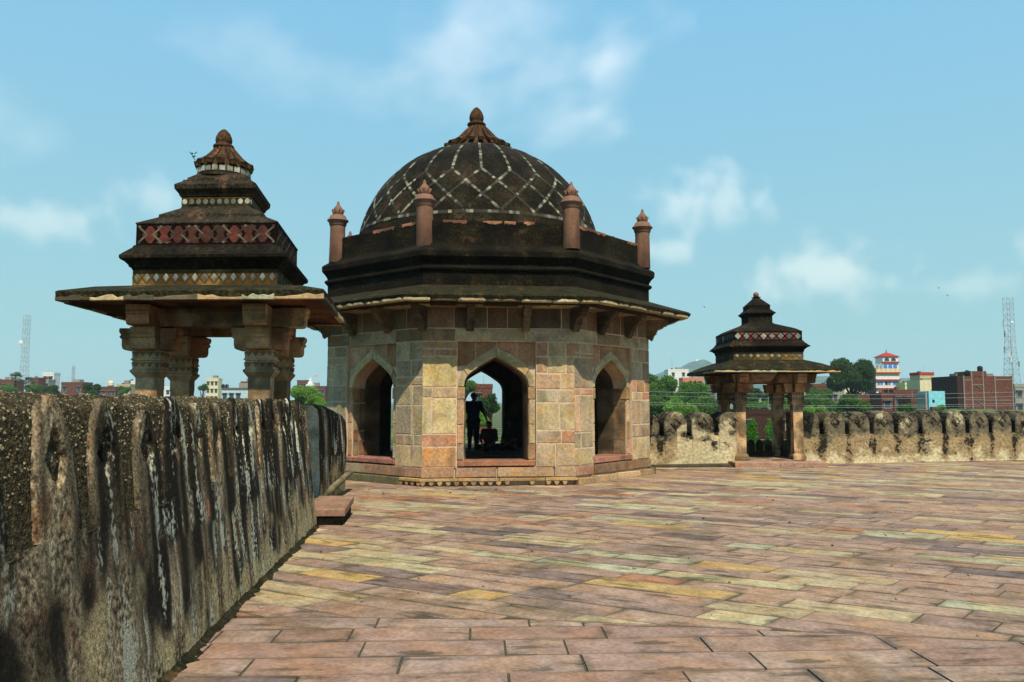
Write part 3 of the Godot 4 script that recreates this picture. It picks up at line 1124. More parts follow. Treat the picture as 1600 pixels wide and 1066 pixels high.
	# carved bottom course with hanging lobes
	for k in [-2, -1, 0, 1, 2]:
		var fm := face_map(k, AP)
		var x := -1.66
		while x < 1.6:
			var l := minf(rng.randf_range(0.6, 0.95), 1.66 - x)
			if 1.66 - x - l < 0.3: l = 1.66 - x
			if k == 0 or (k == -1 and x > 0.5):
				stone(K, box_of(x, 0.092, x + l, 0.155), fm, -0.1, 0.105, L(182, 154, 110), "bottom_stone", 0.004)
			elif k == 1:
				stone(K, PackedVector2Array([Vector2(x, 0.0), Vector2(x + l, 0.0), Vector2(x + l, 0.12), Vector2(x, 0.14)]), fm, -0.1, 0.07 + rng.randf() * 0.08, L(198, 168, 128), "bottom_stone", 0.002)
			else:
				stone(K, PackedVector2Array([Vector2(x, 0.0), Vector2(x + l, 0.0), Vector2(x + l, 0.15), Vector2(x, 0.15)]), fm, -0.1, 0.10 + rng.randf() * 0.05, L(112, 108, 82), "bottom_stone", 0.004)
			x += l
		if k == 0 or k == -1:
			var s := -1.5 if k == 0 else 1.0
			while s < 1.62:
				if not (k == 0 and s > 0.1 and rng.randf() < 0.35):
					var p := PackedVector2Array()
					for i in 7:
						var a := PI + PI * i / 6.0
						p.append(Vector2(s + cos(a) * 0.052, 0.085 + sin(a) * 0.075))
					p.append(Vector2(s + 0.052, 0.0935)); p.append(Vector2(s - 0.052, 0.0935))
					stone(K, p, fm, -0.05, 0.095, L(176, 150, 110), "carved_lobe", 0.001)
				s += 0.165
	# brackets under the eave: at the corners and two to each face
	var bp := PackedVector2Array([Vector2(-0.05, 3.12), Vector2(0.05, 3.085), Vector2(0.085, 3.05), Vector2(0.12, 3.09), Vector2(0.14, 3.16), Vector2(0.17, 3.19), Vector2(0.17, 3.24), Vector2(0.215, 3.26), Vector2(0.23, 3.31), Vector2(0.30, 3.325), Vector2(0.36, 3.36), Vector2(0.37, 3.40), Vector2(0.42, 3.42), Vector2(0.43, 3.47), Vector2(0.47, 3.48), Vector2(0.47, 3.56), Vector2(-0.05, 3.56)])
	for k in 8:
		for s in [-0.59, 0.53, 9.0]:
			var a: float = KA + k * PI / 4 + (PI / 8 if s > 2 else 0.0)
			var n := Vector3(sin(a), 0, cos(a))
			var t := Vector3(cos(a), 0, -sin(a))
			var o: Vector3 = KO + n * (AP if s < 2 else AP / cos(PI / 8) - 0.01) + t * (s if s < 2 else 0.0)
			var mb := MB.new()
			mb.col = L(158, 136, 108) if rng.randf() < 0.5 else L(116, 100, 84)
			extrude(mb, bp, func(q, d): return o + n * q.x + Vector3.UP * q.y - t * d, -0.075, 0.075, 0.008, true)
			mb.box(o + n * 0.10 + Vector3.UP * 3.225, Vector3(0.09, 0.018, 0.10), Basis(t, Vector3.UP, n))
			mb.box(o + n * 0.14 + Vector3.UP * 3.40, Vector3(0.088, 0.02, 0.20), Basis(t, Vector3.UP, n))
			put("bracket", mb, M.stone_tri, K)
	# eave: mossy topping over broken-edged pale slabs
	var pl := func(q): return KO + q
	var ev := MB.new()
	prism(ev, 8, KA, [Vector2(3.60, 3.56), Vector2(4.34, 3.535), Vector2(4.50, 3.592), Vector2(4.545, 3.602), Vector2(4.57, 3.66), Vector2(4.53, 3.70), Vector2(3.68, 3.985)], pl)
	put("eave", ev, M.moss, K)
	for k in 8:
		var a := KA + k * PI / 4
		var n := Vector3(sin(a), 0, cos(a))
		var t := Vector3(cos(a), 0, -sin(a))
		var lim := 4.55 * tan(PI / 8)
		var x := -lim
		while x < lim - 0.02:
			var l := minf(rng.randf_range(0.38, 0.72), lim - x)
			if lim - x - l < 0.2: l = lim - x
			var out := 4.545 + rng.randf_range(-0.015, 0.03)
			var th := rng.randf_range(0.040, 0.062)
			var mb := MB.new()
			mb.col = [L(196, 180, 140), L(206, 190, 150), L(180, 158, 122), L(150, 138, 108)][rng.randi() % 4]
			# ragged front edge
			var p := PackedVector2Array([Vector2(x + 0.006, 3.7)])
			p = PackedVector2Array()
			var m := 7
			p.append(Vector2(x + 0.006, 3.55)); p.append(Vector2(x + l - 0.006, 3.55))
			for i in m + 1:
				p.append(Vector2(lerpf(x + l - 0.006, x + 0.006, float(i) / m), out - rng.randf() * 0.03 - (0.03 if i == 0 or i == m else 0.0)))
			extrude(mb, p, func(q, d): return KO + n * q.y + t * clampf(q.x, -q.y * tan(PI / 8), q.y * tan(PI / 8)) + Vector3.UP * (3.607 - (4.55 - q.y) * 0.015 - d), 0.0, th, 0.010, false, Vector2(rng.randf() * 5, 0))
			put("eave_stone", mb, M.stone, K)
			x += l
	# drum, torus, cornice
	var co := MB.new()
	prism(co, 8, KA, [Vector2(3.69, 3.96), Vector2(3.69, 4.265), Vector2(3.73, 4.275), Vector2(3.755, 4.30), Vector2(3.76, 4.325), Vector2(3.745, 4.355), Vector2(3.70, 4.37), Vector2(3.70, 4.41), Vector2(3.715, 4.42), Vector2(3.73, 4.45), Vector2(3.74, 4.47), Vector2(3.80, 4.535), Vector2(3.815, 4.55), Vector2(3.82, 4.655), Vector2(3.80, 4.685), Vector2(3.62, 4.80), Vector2(3.60, 4.845), Vector2(3.30, 4.86)], pl)
	put("cornice", co, M.black_crust, K)
	var pa := MB.new()
	prism(pa, 8, KA, [Vector2(3.575, 4.83), Vector2(3.565, 5.29), Vector2(3.545, 5.325), Vector2(3.36, 5.33), Vector2(3.34, 5.30), Vector2(3.34, 4.83)], pl)
	put("parapet", pa, M.black_crust, K)
	# worn copings where the red stone shows
	for i in 14:
		var k := i % 3 - 1
		var fm := face_map(k, 3.575)
		var s := rng.randf_range(-1.3, 1.2)
		var l := rng.randf_range(0.12, 0.5)
		var mb := MB.new()
		mb.col = L(190, 136, 108)
		var p := PackedVector2Array()
		for j in 7: p.append(Vector2(s + l * j / 6.0, 5.29 - rng.randf() * 0.05))
		for j in 7: p.append(Vector2(s + l * (6 - j) / 6.0, 5.322 + rng.randf() * 0.006))
		extrude(mb, p, fm, -0.10, -0.002 + rng.randf() * 0.004, 0.004)
		put("bare_coping", mb, M.stone_tri, K)
	# eight corner pinnacles
	for k in 8:
		var a := KA + (k + 0.5) * PI / 4
		var o := KO + Vector3(sin(a), 0, cos(a)) * 3.80
		var pn := Node3D.new()
		pn.name = "corner_pinnacle"
		pn.position = o
		pn.rotation = Vector3(rng.randf_range(-0.015, 0.015), rng.randf() * 3, rng.randf_range(-0.02, 0.02))
		K.add_child(pn, true)
		var sh := MB.new()
		sh.col = Color(1, 1, 1)
		lathe(sh, Vector3.ZERO, [Vector2(0.185, 4.76), Vector2(0.178, 5.0), Vector2(0.172, 5.3), Vector2(0.166, 5.52), Vector2(0.175, 5.56), Vector2(0.166, 5.575), Vector2(0.172, 5.60)], 20)
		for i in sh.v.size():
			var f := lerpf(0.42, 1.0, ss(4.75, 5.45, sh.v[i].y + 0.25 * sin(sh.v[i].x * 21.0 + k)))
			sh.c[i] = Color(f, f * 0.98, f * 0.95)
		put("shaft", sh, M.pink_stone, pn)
		var cp := MB.new()
		lathe(cp, Vector3.ZERO, [Vector2(0.172, 5.60), Vector2(0.19, 5.62), Vector2(0.20, 5.68), Vector2(0.238, 5.715), Vector2(0.24, 5.735), Vector2(0.205, 5.765), Vector2(0.165, 5.84), Vector2(0.13, 5.855), Vector2(0.10, 5.865)], 20)
		put("cap", cp, M.pink_stone, pn)
		var bd := MB.new()
		lathe(bd, Vector3.ZERO, [Vector2(0.09, 5.86), Vector2(0.105, 5.89), Vector2(0.115, 5.94), Vector2(0.10, 6.0), Vector2(0.06, 6.06), Vector2(0.035, 6.09), Vector2(0.035, 6.12), Vector2(0.02, 6.16), Vector2(0.001, 6.18)], 16)
		for j in 9:
			var b := TAU * j / 9
			var d := Vector3(sin(b), 0, cos(b))
			var sd := Vector3(cos(b), 0, -sin(b))
			bd.tri(d * 0.11 - sd * 0.04 + Vector3.UP * 5.87, d * 0.11 + sd * 0.04 + Vector3.UP * 5.87, d * 0.155 + Vector3.UP * 5.975)
			bd.tri(d * 0.11 + sd * 0.04 + Vector3.UP * 5.87, d * 0.10 + Vector3.UP * 5.99, d * 0.155 + Vector3.UP * 5.975)
			bd.tri(d * 0.10 + Vector3.UP * 5.99, d * 0.11 - sd * 0.04 + Vector3.UP * 5.87, d * 0.155 + Vector3.UP * 5.975)
		put("bud", bd, M.pink_stone, pn)
	# the dome
	var dc := KO + Vector3(-0.19, 0, 0)
	var R := 3.02
	var y0 := 5.02
	var hh := 2.98
	var prof := []
	for i in 25:
		var a := (PI / 2) * i / 24.0 * 0.97
		prof.append(Vector2(R * pow(cos(a), 0.97), y0 + hh * sin(a)))
	var dm := MB.new()
	var rows := []
	var lump := noise(61, 0.8, 3)
	for q in prof:
		var line := PackedVector3Array()
		for j in 97:
			var a := TAU * (j % 96) / 96
			var d := 1.0 + lump.get_noise_3d(sin(a) * 2, q.y, cos(a) * 2) * 0.008
			line.append(dc + Vector3(sin(a) * q.x * d - 0.02 * (q.y - y0), q.y, cos(a) * q.x * d))
		rows.append(line)
	dm.sheet(rows)
	put("dome", dm, M.crust, K)
	# inlaid pale bands: ribs above, a lattice below, a ring at the foot
	var on_dome := func(a: float, f: float, lift: float):
		var e := (PI / 2) * f
		var q := Vector2((R + lift) * pow(cos(e), 0.97), y0 + (hh + lift) * sin(e))
		return dc + Vector3(sin(a) * q.x - 0.02 * (q.y - y0), q.y, cos(a) * q.x)
	var pale := [L(160, 160, 138), L(140, 144, 130), L(176, 172, 142), L(118, 122, 110), L(96, 92, 80)]
	var N := 24
	var a0 := KA - 0.03
	for i in N:
		band_on(K, on_dome, Vector2(a0 + TAU * i / N, 0.40), Vector2(a0 + TAU * i / N, 0.90), 40, 0.037, pale)
		for s in [-1, 1]:
			band_on(K, on_dome, Vector2(a0 + TAU * i / N, 0.40), Vector2(a0 + TAU * (i + s * 1.5) / N, 0.155), 26, 0.037, pale)
	for i in 12:
		band_on(K, on_dome, Vector2(TAU * i / 12, 0.145), Vector2(TAU * (i + 1) / 12, 0.145), 20, 0.045, pale)
	# lotus cap and bud
	var fo := dc + Vector3(-0.06, 0, 0)
	var lc := MB.new()
	lathe(lc, fo, [Vector2(0.80, 7.84), Vector2(0.79, 7.93), Vector2(0.70, 7.96), Vector2(0.55, 8.10), Vector2(0.38, 8.30), Vector2(0.26, 8.48), Vector2(0.2, 8.56), Vector2(0.19, 8.6)], 32)
	put("lotus_base", lc, M.pink_dark, K)
	for i in 18:
		petal(K, fo, TAU * (i + 0.5) / 18, [Vector2(0.21, 8.57), Vector2(0.33, 8.45), Vector2(0.50, 8.26), Vector2(0.68, 8.13), Vector2(0.86, 8.05)], 0.16, 0.13)
	var bd2 := MB.new()
	fo += Vector3(-0.03, 0, 0)
	lathe(bd2, fo, [Vector2(0.17, 8.57), Vector2(0.225, 8.62), Vector2(0.24, 8.65), Vector2(0.225, 8.675), Vector2(0.13, 8.69), Vector2(0.17, 8.75), Vector2(0.185, 8.81), Vector2(0.178, 8.88), Vector2(0.145, 8.97), Vector2(0.085, 9.055), Vector2(0.035, 9.10), Vector2(0.001, 9.115)], 24)
	put("bud_finial", bd2, M.pink_dark, K)


func petal(parent: Node, o: Vector3, a: float, prof: Array, wide: float, narrow: float) -> void:
	var n := Vector3(sin(a), 0, cos(a))
	var t := Vector3(cos(a), 0, -sin(a))
	var mb := MB.new()
	var k := prof.size()
	for i in k - 1:
		var wa := lerpf(0.045, wide / 2, float(i) / (k - 1)) * (0.55 + 0.45 * float(i) / (k - 1))
		var wb := lerpf(0.045, wide / 2, float(i + 1) / (k - 1)) * (0.55 + 0.45 * float(i + 1) / (k - 1))
		var A: Vector3 = o + n * prof[i].x + Vector3.UP * prof[i].y
		var B: Vector3 = o + n * prof[i + 1].x + Vector3.UP * prof[i + 1].y
		var dn := Vector3.DOWN * 0.06 - n * 0.02
		var up := Vector3.UP * 0.02 + n * 0.01
		mb.quad(A + up, B + up, B + t * wb, A + t * wa)
		mb.quad(A - t * wa, B - t * wb, B + up, A + up)
		mb.quad(A + t * wa, B + t * wb, B + t * wb + dn, A + t * wa + dn)
		mb.quad(A - t * wa + dn, B - t * wb + dn, B - t * wb, A - t * wa)
		if i == k - 2:
			mb.quad(B - t * wb + dn, B + t * wb + dn, B + t * wb, B - t * wb)
			mb.tri(B - t * wb, B + t * wb, B + up)
	put("petal", mb, M.pink_dark, parent)


func band_on(parent: Node, on: Callable, p: Vector2, q: Vector2, steps: int, w: float, pale: Array) -> void:
	# a strip of small inlaid pieces, many of them worn dark
	var mb := MB.new()
	var worn := rng.randf_range(0.0, 0.22)
	var wear_shade := noise(63, 0.16, 2)
	var side0 := on.call(p.x, p.y, 0.0) as Vector3
	for i in steps:
		var gone := rng.randf() < 0.10 or wear_shade.get_noise_2d(i * 1.3 + p.x * 91, p.y * 70 + q.x * 13) > 0.12 - worn
		var f0 := float(i) / steps
		var f1 := float(i + 1) / steps
		var A: Vector3 = on.call(lerpf(p.x, q.x, f0), lerpf(p.y, q.y, f0), 0.008)
		var B: Vector3 = on.call(lerpf(p.x, q.x, f1), lerpf(p.y, q.y, f1), 0.008)
		var up: Vector3 = (A - (KO + Vector3(-0.19, 5.0, 0))).normalized()
		var s := (B - A).cross(up).normalized() * w * rng.randf_range(0.72, 0.9)
		var c: Color = pale[rng.randi() % pale.size()]
		mb.col = c.lerp(L(62, 57, 49), 0.97 if gone else clampf(worn + rng.randf_range(-0.2, 0.3), 0, 0.8))
		mb.quad(A + s, B + s, B - s, A - s)
		var dn := up * -0.02
		mb.quad(A + s + dn, B + s + dn, B + s, A + s)
		mb.quad(B - s + dn, A - s + dn, A - s, B - s)
	if mb.v.size():
		put("inlay_strip", mb, M.tile, parent)


# ---------------------------------------------------------------- pillared pavilions
# p holds the heights and half widths measured for each one
func chhatri(called: String, label: String, o: Vector3, ex: Vector3, ez: Vector3, p: Dictionary) -> Node3D:
	var K := thing(called, label, "pavilion", "small pillared pavilions on the terrace wall")
	var at := func(q: Vector3): return o + ex * q.x + ez * q.z + Vector3.UP * q.y
	var side := func(k: int, h: float) -> Callable:
		# the flat frame of side k (0 front, 1 right, 2 back, 3 left), h out from the middle
		var a := k * PI / 2
		var n := Vector3(sin(a), 0, cos(a))
		var t := Vector3(cos(a), 0, -sin(a))
		return func(q: Vector2, d: float): return at.call(n * (h + d) + t * q.x + Vector3.UP * q.y)
	# floor
	var fl := MB.new()
	fl.col = L(176, 146, 122)
	prism(fl, 4, 0, [Vector2(p.floor_half, p.floor - 0.5), Vector2(p.floor_half, p.floor - 0.015), Vector2(p.floor_half - 0.015, p.floor), Vector2(0.001, p.floor)], at)
	put("floor_slab", fl, M.stone_tri, K)
	# four pillars, each with carved capital and two tiers of bracket arms
	var c: float = p.pillar
	for sx in [-1, 1]:
		for sz in [-1, 1]:
			var P := Node3D.new()
			P.name = "pillar"
			K.add_child(P, true)
			var pat := func(q: Vector3): return at.call(q + Vector3(sx * c, 0, sz * c))
			var w: float = p.shaft
			var b: float = p.cap
			var y: Array = p.y
			var sh := MB.new()
			sh.col = [L(218, 184, 144), L(206, 170, 132)][rng.randi() % 2]
			prism(sh, 4, 0, [Vector2(w + 0.045, p.floor), Vector2(w + 0.045, p.floor + 0.09), Vector2(w + 0.03, p.floor + 0.13), Vector2(w, p.floor + 0.16), Vector2(w, y[0])], pat)
			put("shaft", sh, M.stone_tri, P)
			var cp := MB.new()
			cp.col = L(206, 180, 148)
			var y0: float = y[0]
			var y1: float = y[1]
			var h := y1 - y0
			prism(cp, 4, 0, [Vector2(w + 0.004, y0 - 0.16), Vector2(w + 0.004, y0), Vector2(b + 0.012, y0 + h * 0.22), Vector2(b + 0.012, y0 + h * 0.28), Vector2(b - 0.012, y0 + h * 0.32), Vector2(b - 0.012, y0 + h * 0.62), Vector2(b + 0.006, y0 + h * 0.64), Vector2(b + 0.006, y0 + h * 0.69), Vector2(b - 0.008, y0 + h * 0.71), Vector2(b - 0.008, y1), Vector2(0.001, y1)], pat)
			put("capital", cp, M.stone_tri, P)
			var teeth := MB.new()
			teeth.col = L(150, 128, 104)
			for k in 4:
				var a := k * PI / 2
				var n := Vector3(sin(a), 0, cos(a))
				var t := Vector3(cos(a), 0, -sin(a))
				for lev in [0.56, 0.94]:
					for i in 4:
						var x := (i - 1.5) * b * 0.48
						var m := func(q: Vector2, d: float): return pat.call(n * (b - 0.012 + d) + t * (q.x + x) + Vector3.UP * (y0 + h * lev + q.y))
						extrude(teeth, PackedVector2Array([Vector2(-b * 0.22, 0), Vector2(0, -h * 0.17), Vector2(b * 0.22, 0)]), m, -0.01, 0.016, 0.004)
			stuff(put("carved_band", teeth, M.stone_tri, P))
			# little chamfer stops on the shaft
			for tier in 2:
				var ya: float = y[1 + tier]
				var yb: float = y[2 + tier]
				var reach: float = p.reach[tier]
				var hh := yb - ya
				for k in 4:
					var a := k * PI / 2
					var n := Vector3(sin(a), 0, cos(a))
					var t := Vector3(cos(a), 0, -sin(a))
					# arms towards the middle are hidden in the lintel on the upper tier
					var r := reach
					if tier == 1 and (n.x * sx < 0 or n.z * sz < 0): r = b
					var arm := MB.new()
					arm.col = [L(212, 182, 144), L(198, 164, 128), L(200, 148, 116)][rng.randi() % 3]
					var prof := PackedVector2Array([Vector2(0, ya + 0.004), Vector2(r - hh * 0.20, ya + 0.004), Vector2(r - hh * 0.07, ya + hh * 0.07), Vector2(r - hh * 0.02, ya + hh * 0.22), Vector2(r - hh * 0.02, ya + hh * 0.50), Vector2(r + hh * 0.07, ya + hh * 0.56), Vector2(r + hh * 0.09, ya + hh * 0.63), Vector2(r + hh * 0.02, ya + hh * 0.70), Vector2(r + hh * 0.09, ya + hh * 0.78), Vector2(r + hh * 0.12, ya + hh * 0.86), Vector2(r + hh * 0.10, yb - 0.003), Vector2(0, yb - 0.003)])
					extrude(arm, prof, func(q, d): return pat.call(n * q.x + Vector3.UP * q.y - t * d), -(b - 0.035 - tier * 0.012), b - 0.035 - tier * 0.012 - k % 2 * 0.006, 0.008, true)
					put("bracket_arm", arm, M.stone_tri, P)
	# lintels
	for k in 4:
		var m: Callable = side.call(k, c)
		var be := MB.new()
		be.col = L(180, 148, 120)
		extrude(be, box_of(-c - 0.10, p.y[2] + 0.02, c + 0.10, p.y[3] + 0.02), m, -0.13 - k % 2 * 0.004, 0.13 + k % 2 * 0.004, 0.006, true)
		be.col = L(166, 138, 110)
		extrude(be, box_of(-c, p.y[3] - 0.07, c, p.y[3] - 0.005), m, 0.10, 0.155, 0.006, true)
		put("lintel", be, M.stone_tri, K)
	# eave: stepped soffit, mossy topping with a chipped pale lip
	var E: float = p.eave
	var lb: float = p.lip[0]
	var lt: float = p.lip[1]
	var so := MB.new()
	so.col = L(132, 84, 62)
	var sprof := [Vector2(0.001, p.y[3] + 0.06), Vector2(c - 0.1, p.y[3] + 0.05), Vector2(c + 0.12, p.y[3] + 0.03)]
	sprof.reverse()
	var u := []
	var steps := 9
	for i in steps + 1:
		var f := float(i) / steps
		var x := lerpf(c + 0.13, E - 0.03, f)
		var yy := lerpf(p.y[3] + 0.02, lb + 0.012, f)
		u.append(Vector2(x, yy + 0.018)); u.append(Vector2(x + 0.012, yy))
	u.reverse()
	u.append_array(sprof)
	u.reverse()
	prism(so, 4, 0, u, at)
	put("soffit", so, M.stone_tri, K)
	var ev := MB.new()
	prism(ev, 4, 0, [Vector2(E - 0.06, lb + 0.03), Vector2(E, lb + 0.035), Vector2(E + 0.005, lt - 0.012), Vector2(E - 0.02, lt + 0.005), Vector2(lerpf(p.band, E, 0.5), lerpf(p.band_y[0], lt, 0.5) + 0.02), Vector2(p.band - 0.02, p.band_y[0] + 0.006)], at)
	put("eave", ev, M.moss, K)
	for k in 4:
		var m: Callable = side.call(k, E)
		var x := -E
		while x < E - 0.03:
			var l := minf(rng.randf_range(0.3, 0.75), E - x)
			if E - x - l < 0.2: l = E - x
			var mb := MB.new()
			mb.col = [L(206, 184, 140), L(196, 164, 120), L(188, 184, 152), L(120, 108, 86), L(96, 88, 72), L(84, 76, 62)][rng.randi() % 6]
			var pp := PackedVector2Array([Vector2(x, lb + 0.004 - rng.randf() * 0.01), Vector2(x + l, lb - rng.randf() * 0.01)])
			for i in 7:
				pp.append(Vector2(lerpf(x + l, x, i / 6.0), lb + (lt - lb) * rng.randf_range(0.22, 0.62)))
			extrude(mb, pp, func(q, d): return m.call(Vector2(clampf(q.x, -E - d, E + d), q.y), d), -0.06, 0.008 + rng.randf() * 0.006, 0.006, true, Vector2(rng.randf() * 4, 0))
			put("lip_stone", mb, M.stone, K)
			x += l
	# tiled band, cornice, drum and roof
	var bd := MB.new()
	bd.col = L(146, 118, 70)
	prism(bd, 4, 0, [Vector2(p.band, p.band_y[0] - 0.02), Vector2(p.band, p.band_y[1])], at)
	put("tiled_band", bd, M.stone_tri, K)
	var co := MB.new()
	prism(co, 4, 0, p.cornice, at)
	put("cornice", co, M.crust, K)
	var dr := MB.new()
	dr.col = p.drum_tone
	prism(dr, 4, 0, [Vector2(p.drum, p.drum_y[0] - 0.02), Vector2(p.drum, p.drum_y[1])], at)
	put("drum", dr, M.roof_red, K)
	var rf := MB.new()
	prism(rf, 4, 0, p.roof, at)
	put("roof", rf, M.roof_worn if p.zigzag else M.crust, K)
	# square tiles set on their corners
	var glaze := [L(150, 168, 176), L(164, 178, 180), L(128, 144, 150), L(190, 190, 168), L(140, 132, 100), L(172, 182, 176)]
	for k in 4:
		var m: Callable = side.call(k, p.band)
		var n: int = p.band_tiles
		var st: float = p.band * 2 / n
		var mid: float = (p.band_y[0] + p.band_y[1]) / 2
		var hh: float = (p.band_y[1] - p.band_y[0]) * 0.28
		for i in n:
			var x: float = -p.band + st * (i + 0.5)
			var mb := MB.new()
			mb.col = (glaze[rng.randi() % glaze.size()] as Color).lerp(L(88, 78, 58), rng.randf_range(0.1, 0.7) if k == 0 else rng.randf_range(0.7, 0.95))  # tiles off the front face are coloured darker to stand for shade
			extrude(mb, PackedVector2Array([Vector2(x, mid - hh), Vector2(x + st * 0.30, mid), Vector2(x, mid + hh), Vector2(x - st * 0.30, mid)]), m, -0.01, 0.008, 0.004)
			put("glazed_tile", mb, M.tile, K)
		var gr := MB.new()
		gr.col = L(84, 66, 40)
		for i in n + 1:
			var x: float = -p.band + st * i
			for s in [-1, 1]:
				for f in [-1, 1]:
					if (i == 0 and f < 0) or (i == n and f > 0): continue
					var A := Vector2(x, mid)
					var B := Vector2(x + f * st * 0.46, mid + s * hh * 1.35)
					var w := (B - A).normalized().orthogonal() * 0.006
					extrude(gr, PackedVector2Array([A + w, B + w, B - w, A - w]), m, -0.01, 0.004)
		put("lattice", gr, M.tile, K)
		# drum ornament
		var md: Callable = side.call(k, p.drum)
		var ya: float = p.drum_y[0]
		var yb: float = p.drum_y[1]
		if p.zigzag:
			var cols := 10
			for i in cols:
				var zg := MB.new()
				zg.col = L(134, 132, 112)
				var x: float = p.drum * 2 * (i + 0.5) / cols - p.drum
				var amp: float = p.drum / cols * 0.55 * (1 if i % 2 else -1)
				var pts := [Vector2(x + amp, ya + 0.02), Vector2(x + amp * 0.9, ya + 0.05), Vector2(x - amp, (ya + yb) / 2), Vector2(x + amp * 0.9, yb - 0.05), Vector2(x + amp, yb - 0.02)]
				for j in 4:
					zg.col = L(74, 64, 54) if rng.randf() < 0.35 or k > 0 else L(112, 108, 92)  # zigzags on the other sides are all dark, shade painted in
					var w: Vector2 = Vector2(0.018, 0)
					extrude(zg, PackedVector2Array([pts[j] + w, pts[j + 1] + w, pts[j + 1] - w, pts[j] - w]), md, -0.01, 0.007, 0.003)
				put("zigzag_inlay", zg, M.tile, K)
				var rd := MB.new()
				rd.col = [L(112, 60, 50), L(88, 52, 44), L(74, 50, 44)][rng.randi() % 3] if k == 0 else L(60, 48, 42)  # only front panels keep their reds; other sides carry painted shade
				var xc: float = p.drum * 2 * (i + 1.0) / cols - p.drum
				if i < cols - 1:
					var ww: float = p.drum / cols * (1.15 if i % 2 == 0 else 0.4)
					var we: float = p.drum / cols * (0.25 if i % 2 == 0 else 1.1)
					var ym := (ya + yb) / 2
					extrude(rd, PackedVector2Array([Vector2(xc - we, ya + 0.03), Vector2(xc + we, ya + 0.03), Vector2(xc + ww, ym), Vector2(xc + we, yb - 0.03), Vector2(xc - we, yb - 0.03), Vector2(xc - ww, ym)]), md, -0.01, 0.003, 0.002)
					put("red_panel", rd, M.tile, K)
		else:
			var nn := 8
			for i in nn:
				var st2: float = p.drum * 2 / nn
				var x: float = -p.drum + st2 * (i + 0.5)
				var ym := (ya + yb) / 2
				var hz := (yb - ya) * 0.40
				var mb := MB.new()
				mb.col = L(168, 176, 160) if i in [0, 3] else [L(76, 72, 60), L(96, 100, 92), L(130, 140, 136)][rng.randi() % 3]
				extrude(mb, PackedVector2Array([Vector2(x, ym - hz), Vector2(x + st2 * 0.38, ym), Vector2(x, ym + hz), Vector2(x - st2 * 0.38, ym)]), md, -0.01, 0.009, 0.004)
				put("glazed_tile", mb, M.tile, K)
				for s in [-1, 1]:
					var tr := MB.new()
					tr.col = L(146, 80, 64) if s > 0 else L(120, 52, 44)
					extrude(tr, PackedVector2Array([Vector2(x - st2 * 0.5, ym + s * hz * 1.05), Vector2(x + st2 * 0.5, ym + s * hz * 1.05), Vector2(x + st2 * 0.04, ym + s * 0.01 + s * hz * 0.9)]) if false else PackedVector2Array([Vector2(x + st2 * 0.5, ym + s * hz * 0.25), Vector2(x + st2 * 0.86, ym + s * hz), Vector2(x + st2 * 0.14, ym + s * hz)]), md, -0.01, 0.004)
					if i < nn - 1: put("red_tile", tr, M.tile, K)
	return K


